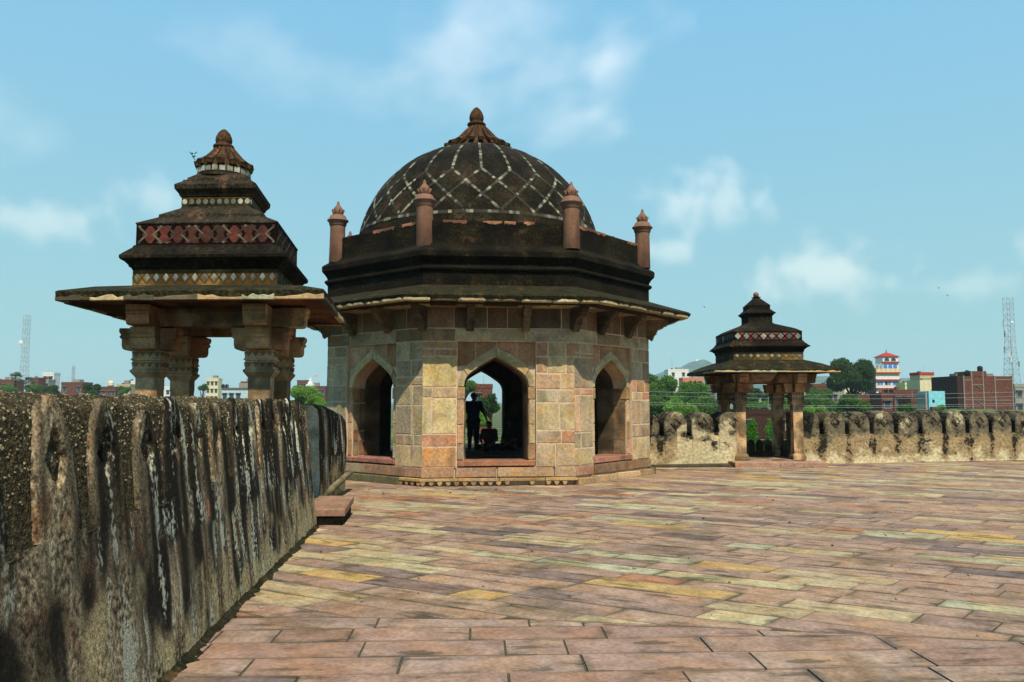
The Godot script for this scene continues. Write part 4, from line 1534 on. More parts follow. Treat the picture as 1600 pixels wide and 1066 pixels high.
func near_chhatri() -> void:
	var o := Vector3(-4.25, 0, -11.15)
	var ex := Vector3(cos(-0.043), 0, -sin(-0.043))
	var ez := Vector3(sin(0.137), 0, cos(0.137))
	var p := {"floor": 0.42, "floor_half": 1.02, "pillar": 0.765, "shaft": 0.147, "cap": 0.20, "y": [1.97, 2.335, 2.64, 2.905], "reach": [0.36, 0.60],
		"eave": 1.70, "lip": [2.915, 3.04], "band": 0.985, "band_y": [3.205, 3.42], "band_tiles": 15,
		"cornice": [Vector2(0.99, 3.415), Vector2(1.0, 3.44), Vector2(1.03, 3.455), Vector2(1.03, 3.475), Vector2(1.08, 3.525), Vector2(1.115, 3.54), Vector2(1.13, 3.56), Vector2(1.13, 3.60), Vector2(1.11, 3.615), Vector2(1.10, 3.63), Vector2(1.0, 3.72), Vector2(0.985, 3.755), Vector2(0.95, 3.76)],
		"drum": 0.965, "drum_y": [3.755, 4.045], "drum_tone": L(120, 96, 78), "zigzag": true,
		"roof": [Vector2(0.965, 4.04), Vector2(0.975, 4.05), Vector2(0.975, 4.065), Vector2(0.74, 4.195), Vector2(0.735, 4.235), Vector2(0.71, 4.25), Vector2(0.51, 4.375), Vector2(0.495, 4.40), Vector2(0.495, 4.535), Vector2(0.52, 4.55), Vector2(0.53, 4.58), Vector2(0.58, 4.64), Vector2(0.585, 4.70), Vector2(0.565, 4.72), Vector2(0.49, 4.775), Vector2(0.485, 4.795), Vector2(0.445, 4.80), Vector2(0.44, 4.835), Vector2(0.32, 4.93), Vector2(0.001, 4.94)]}
	var K := chhatri("tiered_chhatri", "larger near chhatri with lotus finial and red zigzag band above the left wall", o, ex, ez, p)
	var at := func(q: Vector3): return o + ex * q.x + ez * q.z + Vector3.UP * q.y
	# roundels of the upper band
	for k in 4:
		var a := k * PI / 2
		var n := Vector3(sin(a), 0, cos(a))
		var t := Vector3(cos(a), 0, -sin(a))
		for i in 10:
			var x := -0.45 + 0.1 * i
			var mb := MB.new()
			mb.col = L(196, 196, 176) if i in [0, 8, 9] else L(118, 118, 104)
			var pp := PackedVector2Array()
			for j in 8: pp.append(Vector2(x + cos(TAU * j / 8) * 0.038, 4.47 + sin(TAU * j / 8) * 0.042))
			extrude(mb, pp, func(q, d): return at.call(n * (0.495 + d) + t * q.x + Vector3.UP * q.y), -0.01, 0.008, 0.004)
			put("roundel", mb, M.tile, K)
		var gold := MB.new()
		gold.col = L(150, 110, 40)
		extrude(gold, box_of(-0.49, 4.518, 0.49, 4.533), func(q, d): return at.call(n * (0.495 + d) + t * q.x + Vector3.UP * q.y), -0.01, 0.005)
		put("yellow_fillet", gold, M.tile, K)
	# white tile ring, lotus skirt and bud
	var f: Vector3 = at.call(Vector3(-0.015, 0, 0))
	var rg := MB.new()
	lathe(rg, f, [Vector2(0.40, 4.90), Vector2(0.365, 4.955), Vector2(0.362, 5.06), Vector2(0.30, 5.07)], 32)
	put("ring", rg, M.crust, K)
	for i in 22:
		var a := TAU * i / 22
		var n := Vector3(sin(a), 0, cos(a))
		var t := Vector3(cos(a), 0, -sin(a))
		var mb := MB.new()
		mb.col = [L(206, 206, 190), L(186, 188, 176), L(150, 150, 138)][rng.randi() % 3]
		extrude(mb, box_of(-0.041, 4.968, 0.041, 5.048), func(q, d): return f + n * (0.366 + d) + t * q.x + Vector3.UP * q.y, -0.01, 0.006, 0.004)
		put("white_tile", mb, M.tile, K)
	var lo := MB.new()
	lathe(lo, f, [Vector2(0.36, 5.05), Vector2(0.34, 5.10), Vector2(0.27, 5.17), Vector2(0.19, 5.27), Vector2(0.13, 5.36), Vector2(0.115, 5.40)], 32)
	put("lotus_base", lo, M.pink_dark, K)
	for i in 14:
		petal(K, f, TAU * (i + 0.5) / 14, [Vector2(0.12, 5.395), Vector2(0.19, 5.31), Vector2(0.27, 5.22), Vector2(0.35, 5.16), Vector2(0.415, 5.13)], 0.11, 0.08)
	f += Vector3(-0.02, 0, 0)
	var bu := MB.new()
	lathe(bu, f, [Vector2(0.115, 5.39), Vector2(0.145, 5.40), Vector2(0.15, 5.43), Vector2(0.14, 5.445), Vector2(0.095, 5.45), Vector2(0.114, 5.485), Vector2(0.12, 5.52), Vector2(0.112, 5.57), Vector2(0.085, 5.63), Vector2(0.045, 5.675), Vector2(0.001, 5.70)], 20)
	put("bud_finial", bu, M.pink_dark, K)
	# a sprig that took root in the lotus skirt
	var sp := thing("weed", "tiny green weed growing from the lotus skirt of the near chhatri", "plant")
	var st := MB.new()
	var root := f + Vector3(-0.36, 5.18, 0.14)
	st.tube([root, root + Vector3(-0.03, 0.05, 0.02), root + Vector3(-0.05, 0.10, 0.02)], [0.006, 0.005, 0.003], 5)
	put("stem", st, M.bark, sp)
	for i in 9:
		var lf := MB.new()
		lf.col = L(70, 120, 40)
		var b := root + Vector3(-0.05 + rng.randf_range(-0.02, 0.04), rng.randf_range(0.03, 0.11), 0.02)
		var d := Vector3(rng.randf_range(-1, 1), rng.randf_range(-0.2, 0.8), rng.randf_range(-1, 1)).normalized() * rng.randf_range(0.05, 0.075)
		var s := d.cross(Vector3(0.3, 1, 0.2)).normalized() * 0.018
		lf.quad(b, b + d * 0.5 + s, b + d, b + d * 0.5 - s)
		put("leaf", lf, M.leaf, sp)


func far_chhatri() -> void:
	var p := {"floor": 0.145, "floor_half": 0.90, "pillar": 0.745, "shaft": 0.125, "cap": 0.165, "y": [1.56, 1.89, 2.13, 2.38], "reach": [0.33, 0.50],
		"eave": 1.59, "lip": [2.40, 2.485], "band": 0.915, "band_y": [2.755, 2.956], "band_tiles": 10,
		"cornice": [Vector2(0.915, 2.95), Vector2(0.93, 2.97), Vector2(0.94, 3.02), Vector2(0.985, 3.06), Vector2(1.0, 3.075), Vector2(1.05, 3.09), Vector2(1.055, 3.115), Vector2(1.03, 3.13), Vector2(0.94, 3.22), Vector2(0.92, 3.262), Vector2(0.86, 3.265)],
		"drum": 0.90, "drum_y": [3.262, 3.488], "drum_tone": L(150, 100, 82), "zigzag": false,
		"roof": [Vector2(0.90, 3.485), Vector2(0.91, 3.495), Vector2(0.905, 3.51), Vector2(0.76, 3.60), Vector2(0.375, 3.755), Vector2(0.34, 3.775), Vector2(0.325, 3.80), Vector2(0.325, 3.975), Vector2(0.35, 3.995), Vector2(0.37, 4.025), Vector2(0.40, 4.04), Vector2(0.405, 4.055), Vector2(0.38, 4.075), Vector2(0.295, 4.155), Vector2(0.285, 4.165), Vector2(0.285, 4.255), Vector2(0.30, 4.265), Vector2(0.29, 4.275), Vector2(0.075, 4.495), Vector2(0.07, 4.50), Vector2(0.10, 4.51), Vector2(0.10, 4.525), Vector2(0.05, 4.54), Vector2(0.001, 4.54)]}
	var o := Vector3(6.737, 0, -21.03)
	var K := chhatri("tiered_chhatri", "smaller far chhatri with ball finial and red drum between the merlon walls", o, Vector3(1, 0, 0.006), Vector3(-0.006, 0, 1), p)
	var b := MB.new()
	lathe(b, o, [Vector2(0.04, 4.53), Vector2(0.07, 4.555), Vector2(0.078, 4.595), Vector2(0.068, 4.635), Vector2(0.035, 4.662), Vector2(0.001, 4.67)], 16)
	put("ball_finial", b, M.pink_stone, K)
	# the broken stone that hangs between the front pillars
	var br := MB.new()
	br.col = L(186, 150, 122)
	extrude(br, PackedVector2Array([Vector2(-0.50, 2.40), Vector2(-0.47, 2.27), Vector2(-0.40, 2.19), Vector2(-0.28, 2.17), Vector2(-0.14, 2.20), Vector2(0.02, 2.19), Vector2(0.10, 2.24), Vector2(0.16, 2.33), Vector2(0.22, 2.40)]), func(q, d): return o + Vector3(q.x, q.y, 0.745 + d), 0.12, 0.19, 0.02, true)
	put("broken_panel", br, M.stone, K)
	# low balustrade of leaf shaped merlons on its outer sides
	for k: int in [1, 2, 3]:
		var a := k * PI / 2
		var n := Vector3(sin(a), 0, cos(a))
		var t := Vector3(cos(a), 0, -sin(a))
		var base := MB.new()
		base.col = L(120, 104, 84)
		extrude(base, box_of(-0.64, 0.145, 0.64, 0.26), func(q, d): return o + n * (0.80 + d) + t * q.x + Vector3.UP * q.y, -0.05, 0.05, 0.008, true)
		put("rail_base", base, M.stone_tri, K)
		for i in 5:
			var mb := MB.new()
			mb.col = L(112, 98, 80)
			extrude(mb, merlon_outline(0.108, 0.262, 0.42, 0.60), func(q, d): return o + n * (0.80 + d) + t * (q.x + (i - 2) * 0.245) + Vector3.UP * q.y, -0.035, 0.035, 0.01, true)
			put("rail_merlon", mb, M.stone_tri, K)
	# plinth slabs in front of it
	var pl := thing("entrance_plinth", "low red stone plinth slabs in front of the far chhatri", "plinth")
	var q := [[5.62, 19.50, 6.75, 20.2], [6.76, 19.50, 7.95, 20.2], [5.86, 20.21, 7.7, 20.9]]
	for s in q:
		var m := MB.new()
		m.col = [L(184, 148, 126), L(176, 142, 122), L(178, 152, 132)][q.find(s)]
		extrude(m, box_of(s[0], s[1], s[2], s[3]), func(e, d): return Vector3(e.x, d, -e.y), -0.02, 0.125, 0.012, false, Vector2(s[0], 0))
		put("slab", m, M.stone, pl)


# ---------------------------------------------------------------- far walls with rounded merlons
func far_wall(label: String, a: Vector3, b: Vector3, centres: Array, starts_half: bool, ends_half: bool, u0: float) -> void:
	var t := (b - a).normalized()
	var n := Vector3(-t.z, 0, t.x)
	var len := a.distance_to(b)
	var W := thing("merlon_wall", label, "wall", "")
	var lump := noise(71, 1.3, 4)
	var H := 1.42
	var uvw := func(mb: MB):
		for i in mb.v.size():
			var r := mb.v[i] - a
			mb.u[i] = Vector2(u0 + (r.dot(t) + r.dot(n) * 0.5) / 26.0, 1 - mb.v[i].y / H)
	var rows := []
	for q in [[0.0, 0.035], [0.06, 0.02], [0.4, 0.012], [0.77, 0.0], [0.775, -0.1], [0.775, -0.62], [0.0, -0.64]]:
		var line := PackedVector3Array()
		for j in 61:
			var s := len * j / 60.0
			line.append(a + t * s + Vector3.UP * q[0] + n * (q[1] + lump.get_noise_2d(s * 1.2, q[0] * 2) * 0.035))
		rows.append(line)
	var body := MB.new()
	body.sheet(rows)
	for e in [0, 60]:
		var A: Vector3 = rows[0][e]
		body.quad(rows[6][e], A, rows[3][e], rows[5][e])
	uvw.call(body)
	put("wall_body", body, M.far_wall, W)
	for k in centres.size():
		var s: float = centres[k]
		var hw := 0.315
		var out := PackedVector2Array()
		var tip := 1.375 + rng.randf_range(-0.02, 0.02)
		var half := 0
		if starts_half and k == 0: half = 1
		if ends_half and k == centres.size() - 1: half = -1
		var prof := []
		for i in 11:
			var f := i / 10.0
			var an := f * PI / 2
			prof.append(Vector2(hw * cos(an), 1.03 + (tip - 1.03) * pow(sin(an), 0.92)))
		if half == 0:
			out.append(Vector2(-hw, -0.02)); out.append(Vector2(hw, -0.02))
			for q in prof: out.append(q)
			out.append(Vector2(0, tip + 0.02))
			for i in range(9, -1, -1): out.append(Vector2(-prof[i].x, prof[i].y))
		else:
			out.append(Vector2(-0.30 * half, -0.02)); out.append(Vector2(hw * half, -0.02))
			for q in prof: out.append(Vector2(q.x * half, q.y))
			out.append(Vector2(-0.30 * half, tip))
		var m := func(q: Vector2, d: float): return a + t * (s + q.x) + Vector3.UP * q.y + n * (d + lump.get_noise_2d(s + q.x * 2, q.y * 2) * 0.02)
		var mb := MB.new()
		extrude(mb, ccw(out), m, -0.62, 0.016, 0.025, true)
		# its carved lozenge: a raised frame round a raised stud
		var c := Vector2(0.0 if half == 0 else -0.12 * half, 1.10)
		var fr := [[0.135, 0.095, 0.0, 0.030], [0.062, 0.0, 0.0, 0.026]]
		for i in 4:
			var p0 := Vector2(cos(i * PI / 2), sin(i * PI / 2))
			var p1 := Vector2(cos((i + 1) * PI / 2), sin((i + 1) * PI / 2))
			if rng.randf() < 0.25: continue
			mb.col = Color(0.55, 0.53, 0.5)
			extrude(mb, PackedVector2Array([c + p0 * 0.142, c + p1 * 0.142, c + p1 * 0.108, c + p0 * 0.108]), m, -0.01, 0.044, 0.008)
		mb.col = Color(1.25, 1.2, 1.1)
		extrude(mb, PackedVector2Array([c + Vector2(0.066, 0), c + Vector2(0, 0.08), c + Vector2(-0.066, 0), c + Vector2(0, -0.08)]), m, -0.01, 0.046, 0.014)
		uvw.call(mb)
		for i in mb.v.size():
			if mb.n[i].dot(n) < 0.3 and mb.n[i].y < 0.9: mb.c[i] = Color(0.62, 0.61, 0.58)  # faces turned from the front are darkened: shade painted into the gaps
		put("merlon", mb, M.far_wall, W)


func far_walls() -> void:
	var a := Vector3(7.66, 0, -20.62)
	var t := Vector3(cos(0.2), 0, -sin(0.2))
	var c := [0.30]
	for i in 18: c.append(1.06 + 0.757 * i)
	far_wall("long lichen blotched wall of rounded merlons running to the right edge", a, a + t * 14.6, c, true, false, 0.03)
	var b := Vector3(5.98, 0, -20.22)
	var s := b - t * 3.6
	far_wall("short cream and black wall of rounded merlons between domed pavilion and far chhatri", s, b, [0.25, 1.03, 1.79, 2.55, 3.30], false, true, 0.66)
	var st := MB.new()
	st.col = L(84, 78, 62)
	extrude(st, PackedVector2Array([Vector2(3.55, 19.45), Vector2(5.55, 19.62), Vector2(5.6, 20.2), Vector2(3.4, 19.9)]), func(q, d): return Vector3(q.x, d, -q.y), -0.02, 0.06, 0.012)
	var ob := put("kerb_slab", st, M.stone)
	tag(ob, "thin dark slab along the foot of the short far wall", "kerb")


# ---------------------------------------------------------------- people
func body_mesh(mb: MB, bones: Array, cell: float, soft := 55.0) -> void:
	# meshes the smooth union of tapered capsules [a, b, ra, rb] with surface nets
	var lo := Vector3(1e9, 1e9, 1e9)
	var hi := -lo
	for q in bones:
		for e in 2:
			lo = lo.min(q[e] - Vector3.ONE * (q[2 + e] + cell * 3))
			hi = hi.max(q[e] + Vector3.ONE * (q[2 + e] + cell * 3))
	var nx := int((hi.x - lo.x) / cell) + 2
	var ny := int((hi.y - lo.y) / cell) + 2
	var nz := int((hi.z - lo.z) / cell) + 2
	var acc := PackedFloat32Array()
	acc.resize(nx * ny * nz)
	for q in bones:
		var a: Vector3 = q[0]
		var b: Vector3 = q[1]
		var ra: float = q[2]
		var rb: float = q[3]
		var m := maxf(ra, rb) + cell * 2.5 + 0.03
		var l := ((a.min(b) - Vector3.ONE * m - lo) / cell).max(Vector3.ZERO)
		var h := (a.max(b) + Vector3.ONE * m - lo) / cell
		var ab := b - a
		var il := 1.0 / maxf(ab.length_squared(), 1e-9)
		for z in range(int(l.z), mini(int(h.z) + 1, nz)):
			for y in range(int(l.y), mini(int(h.y) + 1, ny)):
				for x in range(int(l.x), mini(int(h.x) + 1, nx)):
					var p := lo + Vector3(x, y, z) * cell
					var f := clampf((p - a).dot(ab) * il, 0, 1)
					var d := p.distance_to(a + ab * f) - lerpf(ra, rb, f)
					if d < 0.12:
						acc[(z * ny + y) * nx + x] += exp(-soft * d)
	var ids := {}
	var pts := PackedVector3Array()
	for z in nz - 1:
		for y in ny - 1:
			for x in nx - 1:
				var n_in := 0
				var sum := Vector3.ZERO
				var cnt := 0
				var val := []
				for i in 8:
					var v := acc[((z + (i >> 2)) * ny + y + ((i >> 1) & 1)) * nx + x + (i & 1)]
					val.append(v)
					if v > 1.0: n_in += 1
				if n_in == 0 or n_in == 8: continue
				for e in [[0, 1], [2, 3], [4, 5], [6, 7], [0, 2], [1, 3], [4, 6], [5, 7], [0, 4], [1, 5], [2, 6], [3, 7]]:
					var A: float = val[e[0]]
					var B: float = val[e[1]]
					if (A > 1.0) != (B > 1.0):
						var la := log(maxf(A, 1e-4))
						var lb := log(maxf(B, 1e-4))
						var f := la / (la - lb)
						var pa := Vector3(e[0] & 1, (e[0] >> 1) & 1, e[0] >> 2)
						var pb := Vector3(e[1] & 1, (e[1] >> 1) & 1, e[1] >> 2)
						sum += pa.lerp(pb, f)
						cnt += 1
				ids[(z * ny + y) * nx + x] = pts.size()
				pts.append(lo + (Vector3(x, y, z) + sum / cnt) * cell)
	var nor := PackedVector3Array()
	nor.resize(pts.size())
	var quads := []
	for z in range(1, nz - 1):
		for y in range(1, ny - 1):
			for x in range(1, nx - 1):
				var c := (z * ny + y) * nx + x
				var inside := acc[c] > 1.0
				for k in 3:
					var step: int = [1, nx, nx * ny][k]
					if (acc[c + step] > 1.0) == inside: continue
					var u: int = [nx, nx * ny, 1][k]
					var w: int = [nx * ny, 1, nx][k]
					var q := [c - u - w, c - w, c, c - u]
					if not (ids.has(q[0]) and ids.has(q[1]) and ids.has(q[2]) and ids.has(q[3])): continue
					var g := [ids[q[0]], ids[q[1]], ids[q[2]], ids[q[3]]]
					if not inside: g.reverse()
					quads.append(g)
					var fn := (pts[g[1]] - pts[g[0]]).cross(pts[g[2]] - pts[g[0]]) + (pts[g[2]] - pts[g[0]]).cross(pts[g[3]] - pts[g[0]])
					for e in g: nor[e] += fn
	for i in nor.size(): nor[i] = nor[i].normalized()
	for g in quads:
		mb.stri(pts[g[0]], pts[g[1]], pts[g[2]], nor[g[0]], nor[g[1]], nor[g[2]], mb.col, mb.col, mb.col)
		mb.stri(pts[g[0]], pts[g[2]], pts[g[3]], nor[g[0]], nor[g[2]], nor[g[3]], mb.col, mb.col, mb.col)


func head_bones(c: Vector3, fwd: Vector3, up: Vector3, s: float) -> Array:
	# skull, jaw, nose, lips, ears; c is the middle of the head, s the head's height
	var r := fwd.cross(up).normalized()
	return [[c + up * 0.10 * s - fwd * 0.05 * s, c + up * 0.12 * s + fwd * 0.06 * s, 0.36 * s, 0.33 * s], [c - up * 0.08 * s + fwd * 0.08 * s, c - up * 0.30 * s + fwd * 0.16 * s, 0.26 * s, 0.15 * s], [c + up * 0.08 * s + fwd * 0.38 * s, c - up * 0.06 * s + fwd * 0.46 * s, 0.035 * s, 0.055 * s], [c - up * 0.18 * s + fwd * 0.34 * s + r * 0.07 * s, c - up * 0.18 * s + fwd * 0.34 * s - r * 0.07 * s, 0.03 * s, 0.03 * s], [c + up * 0.05 * s + r * 0.33 * s, c - up * 0.10 * s + r * 0.31 * s, 0.05 * s, 0.04 * s], [c + up * 0.05 * s - r * 0.33 * s, c - up * 0.10 * s - r * 0.31 * s, 0.05 * s, 0.04 * s], [c - up * 0.30 * s - fwd * 0.05 * s, c - up * 0.75 * s - fwd * 0.10 * s, 0.20 * s, 0.22 * s]]


func hand_bones(w: Vector3, dir: Vector3, palm: Vector3, s: float) -> Array:
	# palm, four curled fingers and a thumb
	var side := dir.cross(palm).normalized()
	var out := []
	for i in 4:
		var k := (i - 1.5) * 0.024 * s
		var l: float = [0.070, 0.080, 0.076, 0.058][i] * s
		var kn := w + dir * 0.085 * s + side * k
		out.append([w + side * k * 0.6, kn, 0.013 * s, 0.011 * s])
		var m := kn + (dir * 0.8 + palm * 0.5).normalized() * l * 0.55
		out.append([kn, m, 0.0095 * s, 0.009 * s])
		out.append([m, m + (dir * 0.35 + palm * 0.9).normalized() * l * 0.45, 0.009 * s, 0.007 * s])
	var th := w + dir * 0.02 * s - side * 0.03 * s
	var t2 := th + (dir * 0.6 - side * 0.8 + palm * 0.3).normalized() * 0.045 * s
	out.append([w + dir * 0.01 * s, th, 0.014 * s, 0.013 * s])
	out.append([th, t2, 0.012 * s, 0.010 * s])
	out.append([t2, t2 + (dir * 0.9 + palm * 0.3).normalized() * 0.03 * s, 0.010 * s, 0.008 * s])
	return out


func person(label: String, at: Vector3, sc: float, j: Dictionary, turn: float, shirt: Material) -> void:
	# j: joints for a figure of 1.7 m, scaled by sc and turned; a body of skin with clothes and hair over it
	var b := Basis(Vector3.UP, turn).scaled(Vector3.ONE * sc)
	var X := func(q: Vector3): return at + b * q
	var P := thing("person", label, "person", "")
	var sk := MB.new()
	var g := func(n: String): return X.call(j[n])
	var fwd: Vector3 = (b * j.look).normalized()
	var hc: Vector3 = g.call("head")
	body_mesh(sk, head_bones(hc, fwd, Vector3.UP, 0.225 * sc), 0.008, 110.0)
	for s in ["l", "r"]:
		body_mesh(sk, [[g.call("elbow_" + s), g.call("wrist_" + s), 0.040 * sc, 0.027 * sc], [g.call("shoulder_" + s), g.call("elbow_" + s), 0.048 * sc, 0.040 * sc]], 0.012, 80.0)
		var d: Vector3 = (g.call("wrist_" + s) - g.call("elbow_" + s)).normalized()
		body_mesh(sk, hand_bones(g.call("wrist_" + s), d, (Vector3.DOWN * 0.6 - b.x.normalized() * (0.6 if s == "r" else -0.6)).normalized(), sc), 0.005, 260.0)
		body_mesh(sk, [[g.call("knee_" + s), g.call("ankle_" + s), 0.055 * sc, 0.035 * sc], [g.call("ankle_" + s), g.call("toe_" + s), 0.042 * sc, 0.03 * sc]], 0.014, 80.0)
	put("body", sk, M.skin, P)
	var sh := MB.new()
	var bones := [[g.call("hip"), g.call("chest"), 0.135 * sc, 0.150 * sc], [g.call("chest"), g.call("neck"), 0.150 * sc, 0.062 * sc], [g.call("shoulder_l"), g.call("shoulder_r"), 0.072 * sc, 0.072 * sc]]
	for s in ["l", "r"]:
		var e: Vector3 = g.call("shoulder_" + s).lerp(g.call("elbow_" + s), 0.85)
		bones.append([g.call("shoulder_" + s), e, 0.070 * sc, 0.060 * sc])
		bones.append([g.call("chest") + (g.call("shoulder_" + s) - g.call("neck")) * 0.45, g.call("hip") + (g.call("shoulder_" + s) - g.call("neck")) * 0.3, 0.11 * sc, 0.11 * sc])
	body_mesh(sh, bones, 0.016, 60.0)
	put("shirt", sh, shirt, P)
	var tr := MB.new()
	bones = []
	for s in ["l", "r"]:
		bones.append([g.call("hip_" + s), g.call("knee_" + s), 0.105 * sc, 0.072 * sc])
		bones.append([g.call("knee_" + s), g.call("ankle_" + s), 0.072 * sc, 0.055 * sc])
	bones.append([g.call("hip_l"), g.call("hip_r"), 0.12 * sc, 0.12 * sc])
	body_mesh(tr, bones, 0.016, 60.0)
	put("trousers", tr, M.trousers, P)
	var hr := MB.new()
	var s2 := 0.225 * sc
	body_mesh(hr, [[hc + Vector3.UP * 0.17 * s2 - fwd * 0.10 * s2, hc + Vector3.UP * 0.22 * s2 + fwd * 0.03 * s2, 0.36 * s2, 0.33 * s2], [hc + Vector3.UP * 0.05 * s2 - fwd * 0.16 * s2, hc - Vector3.UP * 0.12 * s2 - fwd * 0.18 * s2, 0.33 * s2, 0.26 * s2]], 0.008, 110.0)
	put("hair", hr, M.hair, P)
	# eyes
	var r := fwd.cross(Vector3.UP).normalized()
	for s in [-1, 1]:
		var ey := MB.new()
		lathe(ey, hc + fwd * 0.345 * s2 + r * s * 0.13 * s2 + Vector3.UP * 0.05 * s2, [Vector2(0.001, -0.035 * s2), Vector2(0.03 * s2, -0.02 * s2), Vector2(0.04 * s2, 0), Vector2(0.03 * s2, 0.02 * s2), Vector2(0.001, 0.035 * s2)], 8)
		put("eye", ey, M.tile, P)


func people() -> void:
	var stand := {"head": Vector3(0.02, 1.58, 0.05), "look": Vector3(0.75, -0.35, 0.6), "neck": Vector3(0, 1.43, 0), "chest": Vector3(0, 1.22, 0), "hip": Vector3(0, 0.95, 0), "hip_l": Vector3(-0.09, 0.88, 0), "hip_r": Vector3(0.09, 0.88, 0),
		"shoulder_l": Vector3(-0.19, 1.38, -0.01), "elbow_l": Vector3(-0.27, 1.12, -0.03), "wrist_l": Vector3(-0.25, 0.89, 0.06), "shoulder_r": Vector3(0.19, 1.38, 0.01), "elbow_r": Vector3(0.30, 1.13, 0.06), "wrist_r": Vector3(0.40, 0.91, 0.10),
		"knee_l": Vector3(-0.10, 0.48, 0.03), "ankle_l": Vector3(-0.11, 0.08, 0), "toe_l": Vector3(-0.12, 0.04, 0.16), "knee_r": Vector3(0.10, 0.48, 0.04), "ankle_r": Vector3(0.11, 0.08, 0.0), "toe_r": Vector3(0.13, 0.04, 0.16)}
	person("person in dark blue shirt standing inside the pavilion, one arm reaching down", Vector3(-1.03, 0.354, -20.55), 0.905, stand, 0.0, M.shirt)
	var sit := {"head": Vector3(0.0, 0.80, 0.04), "look": Vector3(-0.4, 0.05, 0.9), "neck": Vector3(0, 0.66, 0), "chest": Vector3(0, 0.46, -0.02), "hip": Vector3(0, 0.18, -0.05), "hip_l": Vector3(-0.09, 0.13, -0.03), "hip_r": Vector3(0.09, 0.13, -0.03),
		"shoulder_l": Vector3(-0.18, 0.61, -0.01), "elbow_l": Vector3(-0.26, 0.36, 0.06), "wrist_l": Vector3(-0.14, 0.22, 0.24), "shoulder_r": Vector3(0.18, 0.61, -0.01), "elbow_r": Vector3(0.26, 0.36, 0.06), "wrist_r": Vector3(0.14, 0.22, 0.24),
		"knee_l": Vector3(-0.32, 0.13, 0.24), "ankle_l": Vector3(0.05, 0.07, 0.30), "toe_l": Vector3(0.17, 0.05, 0.33), "knee_r": Vector3(0.32, 0.13, 0.24), "ankle_r": Vector3(-0.05, 0.07, 0.36), "toe_r": Vector3(-0.17, 0.05, 0.40)}
	person("person sitting cross legged on the pavilion floor under the reaching hand", Vector3(-0.60, 0.354, -20.35), 0.86, sit, -0.3, M.cloth)
	person("person sitting on the pavilion floor half hidden by the right jamb of the centre arch", Vector3(-0.05, 0.354, -20.55), 0.9, sit, -0.8, M.trousers)


# ---------------------------------------------------------------- the town and the country behind
const G := -5.0   # level of the town below the terrace


func house(called: String, label: String, x: float, z: float, w: float, h: float, wall: String, floors: int, cols: int, deep := 0.0) -> Node3D:
	var H := thing(called, label, "house", "houses of the town behind the terrace", Vector3(x, G, z))
	var d := deep if deep > 0 else maxf(4.0, w * 0.9)
	var hw := w / 2
	var wm := MB.new()
	wm.box2(Vector3(-hw, 0, -d), Vector3(hw, h - 0.5, 0))
	put("wall", wm, M[wall], H)
	var par := MB.new()
	var e := 0.06
	for q in [[Vector3(-hw - e, h - 0.62, -0.15), Vector3(hw + e, h, e)], [Vector3(-hw - e, h - 0.62, -d - e), Vector3(hw + e, h, -d + 0.15)], [Vector3(-hw - e, h - 0.62, -d + 0.152), Vector3(-hw + 0.15, h - 0.004, -0.152)], [Vector3(hw - 0.15, h - 0.62, -d + 0.152), Vector3(hw + e, h - 0.004, -0.152)]]:
		par.box2(q[0], q[1])
	put("parapet", par, M["red" if wall == "browntop" else ("roofgrey" if wall in ["lightblue", "darkgrey"] else wall)], H)
	var fh := (h - 0.7) / floors
	if fh > 3.6:
		fh = 3.2
	for f in floors:
		for c in cols:
			var wx := -hw + w * (c + 0.5) / cols
			var wy := h - 0.7 - fh * (f + 0.5)
			if wy < 1.0: continue
			var ww := minf(0.55, w / cols * 0.30)
			var wh := fh * 0.24
			if rng.randf() < 0.15: continue
			var fr := MB.new()
			for s in [-1, 1]:
				fr.box(Vector3(wx + s * ww, wy, 0.03), Vector3(0.06, wh + 0.06, 0.045))
				fr.box(Vector3(wx, wy + s * wh, 0.03), Vector3(ww - 0.062, 0.06, 0.043))
			fr.box(Vector3(wx, wy + wh + 0.16, 0.2), Vector3(ww + 0.2, 0.04, 0.2))
			var wn := put("window", fr, M.concrete, H)
			var gl := MB.new()
			gl.box(Vector3(wx, wy, 0.008), Vector3(ww - 0.05, wh - 0.05, 0.014))
			put("pane", gl, M.glass, wn)
	# a stair head, so that roofs are not all flat
	if w > 3.4 and rng.randf() < 0.7 and wall != "browntop":
		var st := MB.new()
		var sx := rng.randf_range(-hw * 0.4, hw * 0.4)
		var sw := w * 0.17
		st.box2(Vector3(sx - sw, h - 0.51, -d * 0.8), Vector3(sx + sw, h + rng.randf_range(0.7, 1.3), -d * 0.4))
		put("stair_head", st, M[["brick", "concrete", "grey"][rng.randi() % 3]], H)
	# rods, low walls and odds and ends on the roof
	for i in rng.randi_range(1, 3):
		var od := MB.new()
		var ox := rng.randf_range(-hw * 0.8, hw * 0.8)
		if rng.randf() < 0.5:
			od.tube([Vector3(ox, h - 0.5, -0.6), Vector3(ox + 0.05, h + rng.randf_range(0.8, 2.0), -0.6)], [0.035, 0.025], 4)
			put("roof_rod", od, M.steel, H)
		else:
			od.box2(Vector3(ox - 0.3, h - 0.5, -1.6), Vector3(ox + 0.25, h + rng.randf_range(0.2, 0.6), -0.8))
			put("roof_box", od, M[["brick", "concrete", "white", "roofgrey"][rng.randi() % 4]], H)
	return H


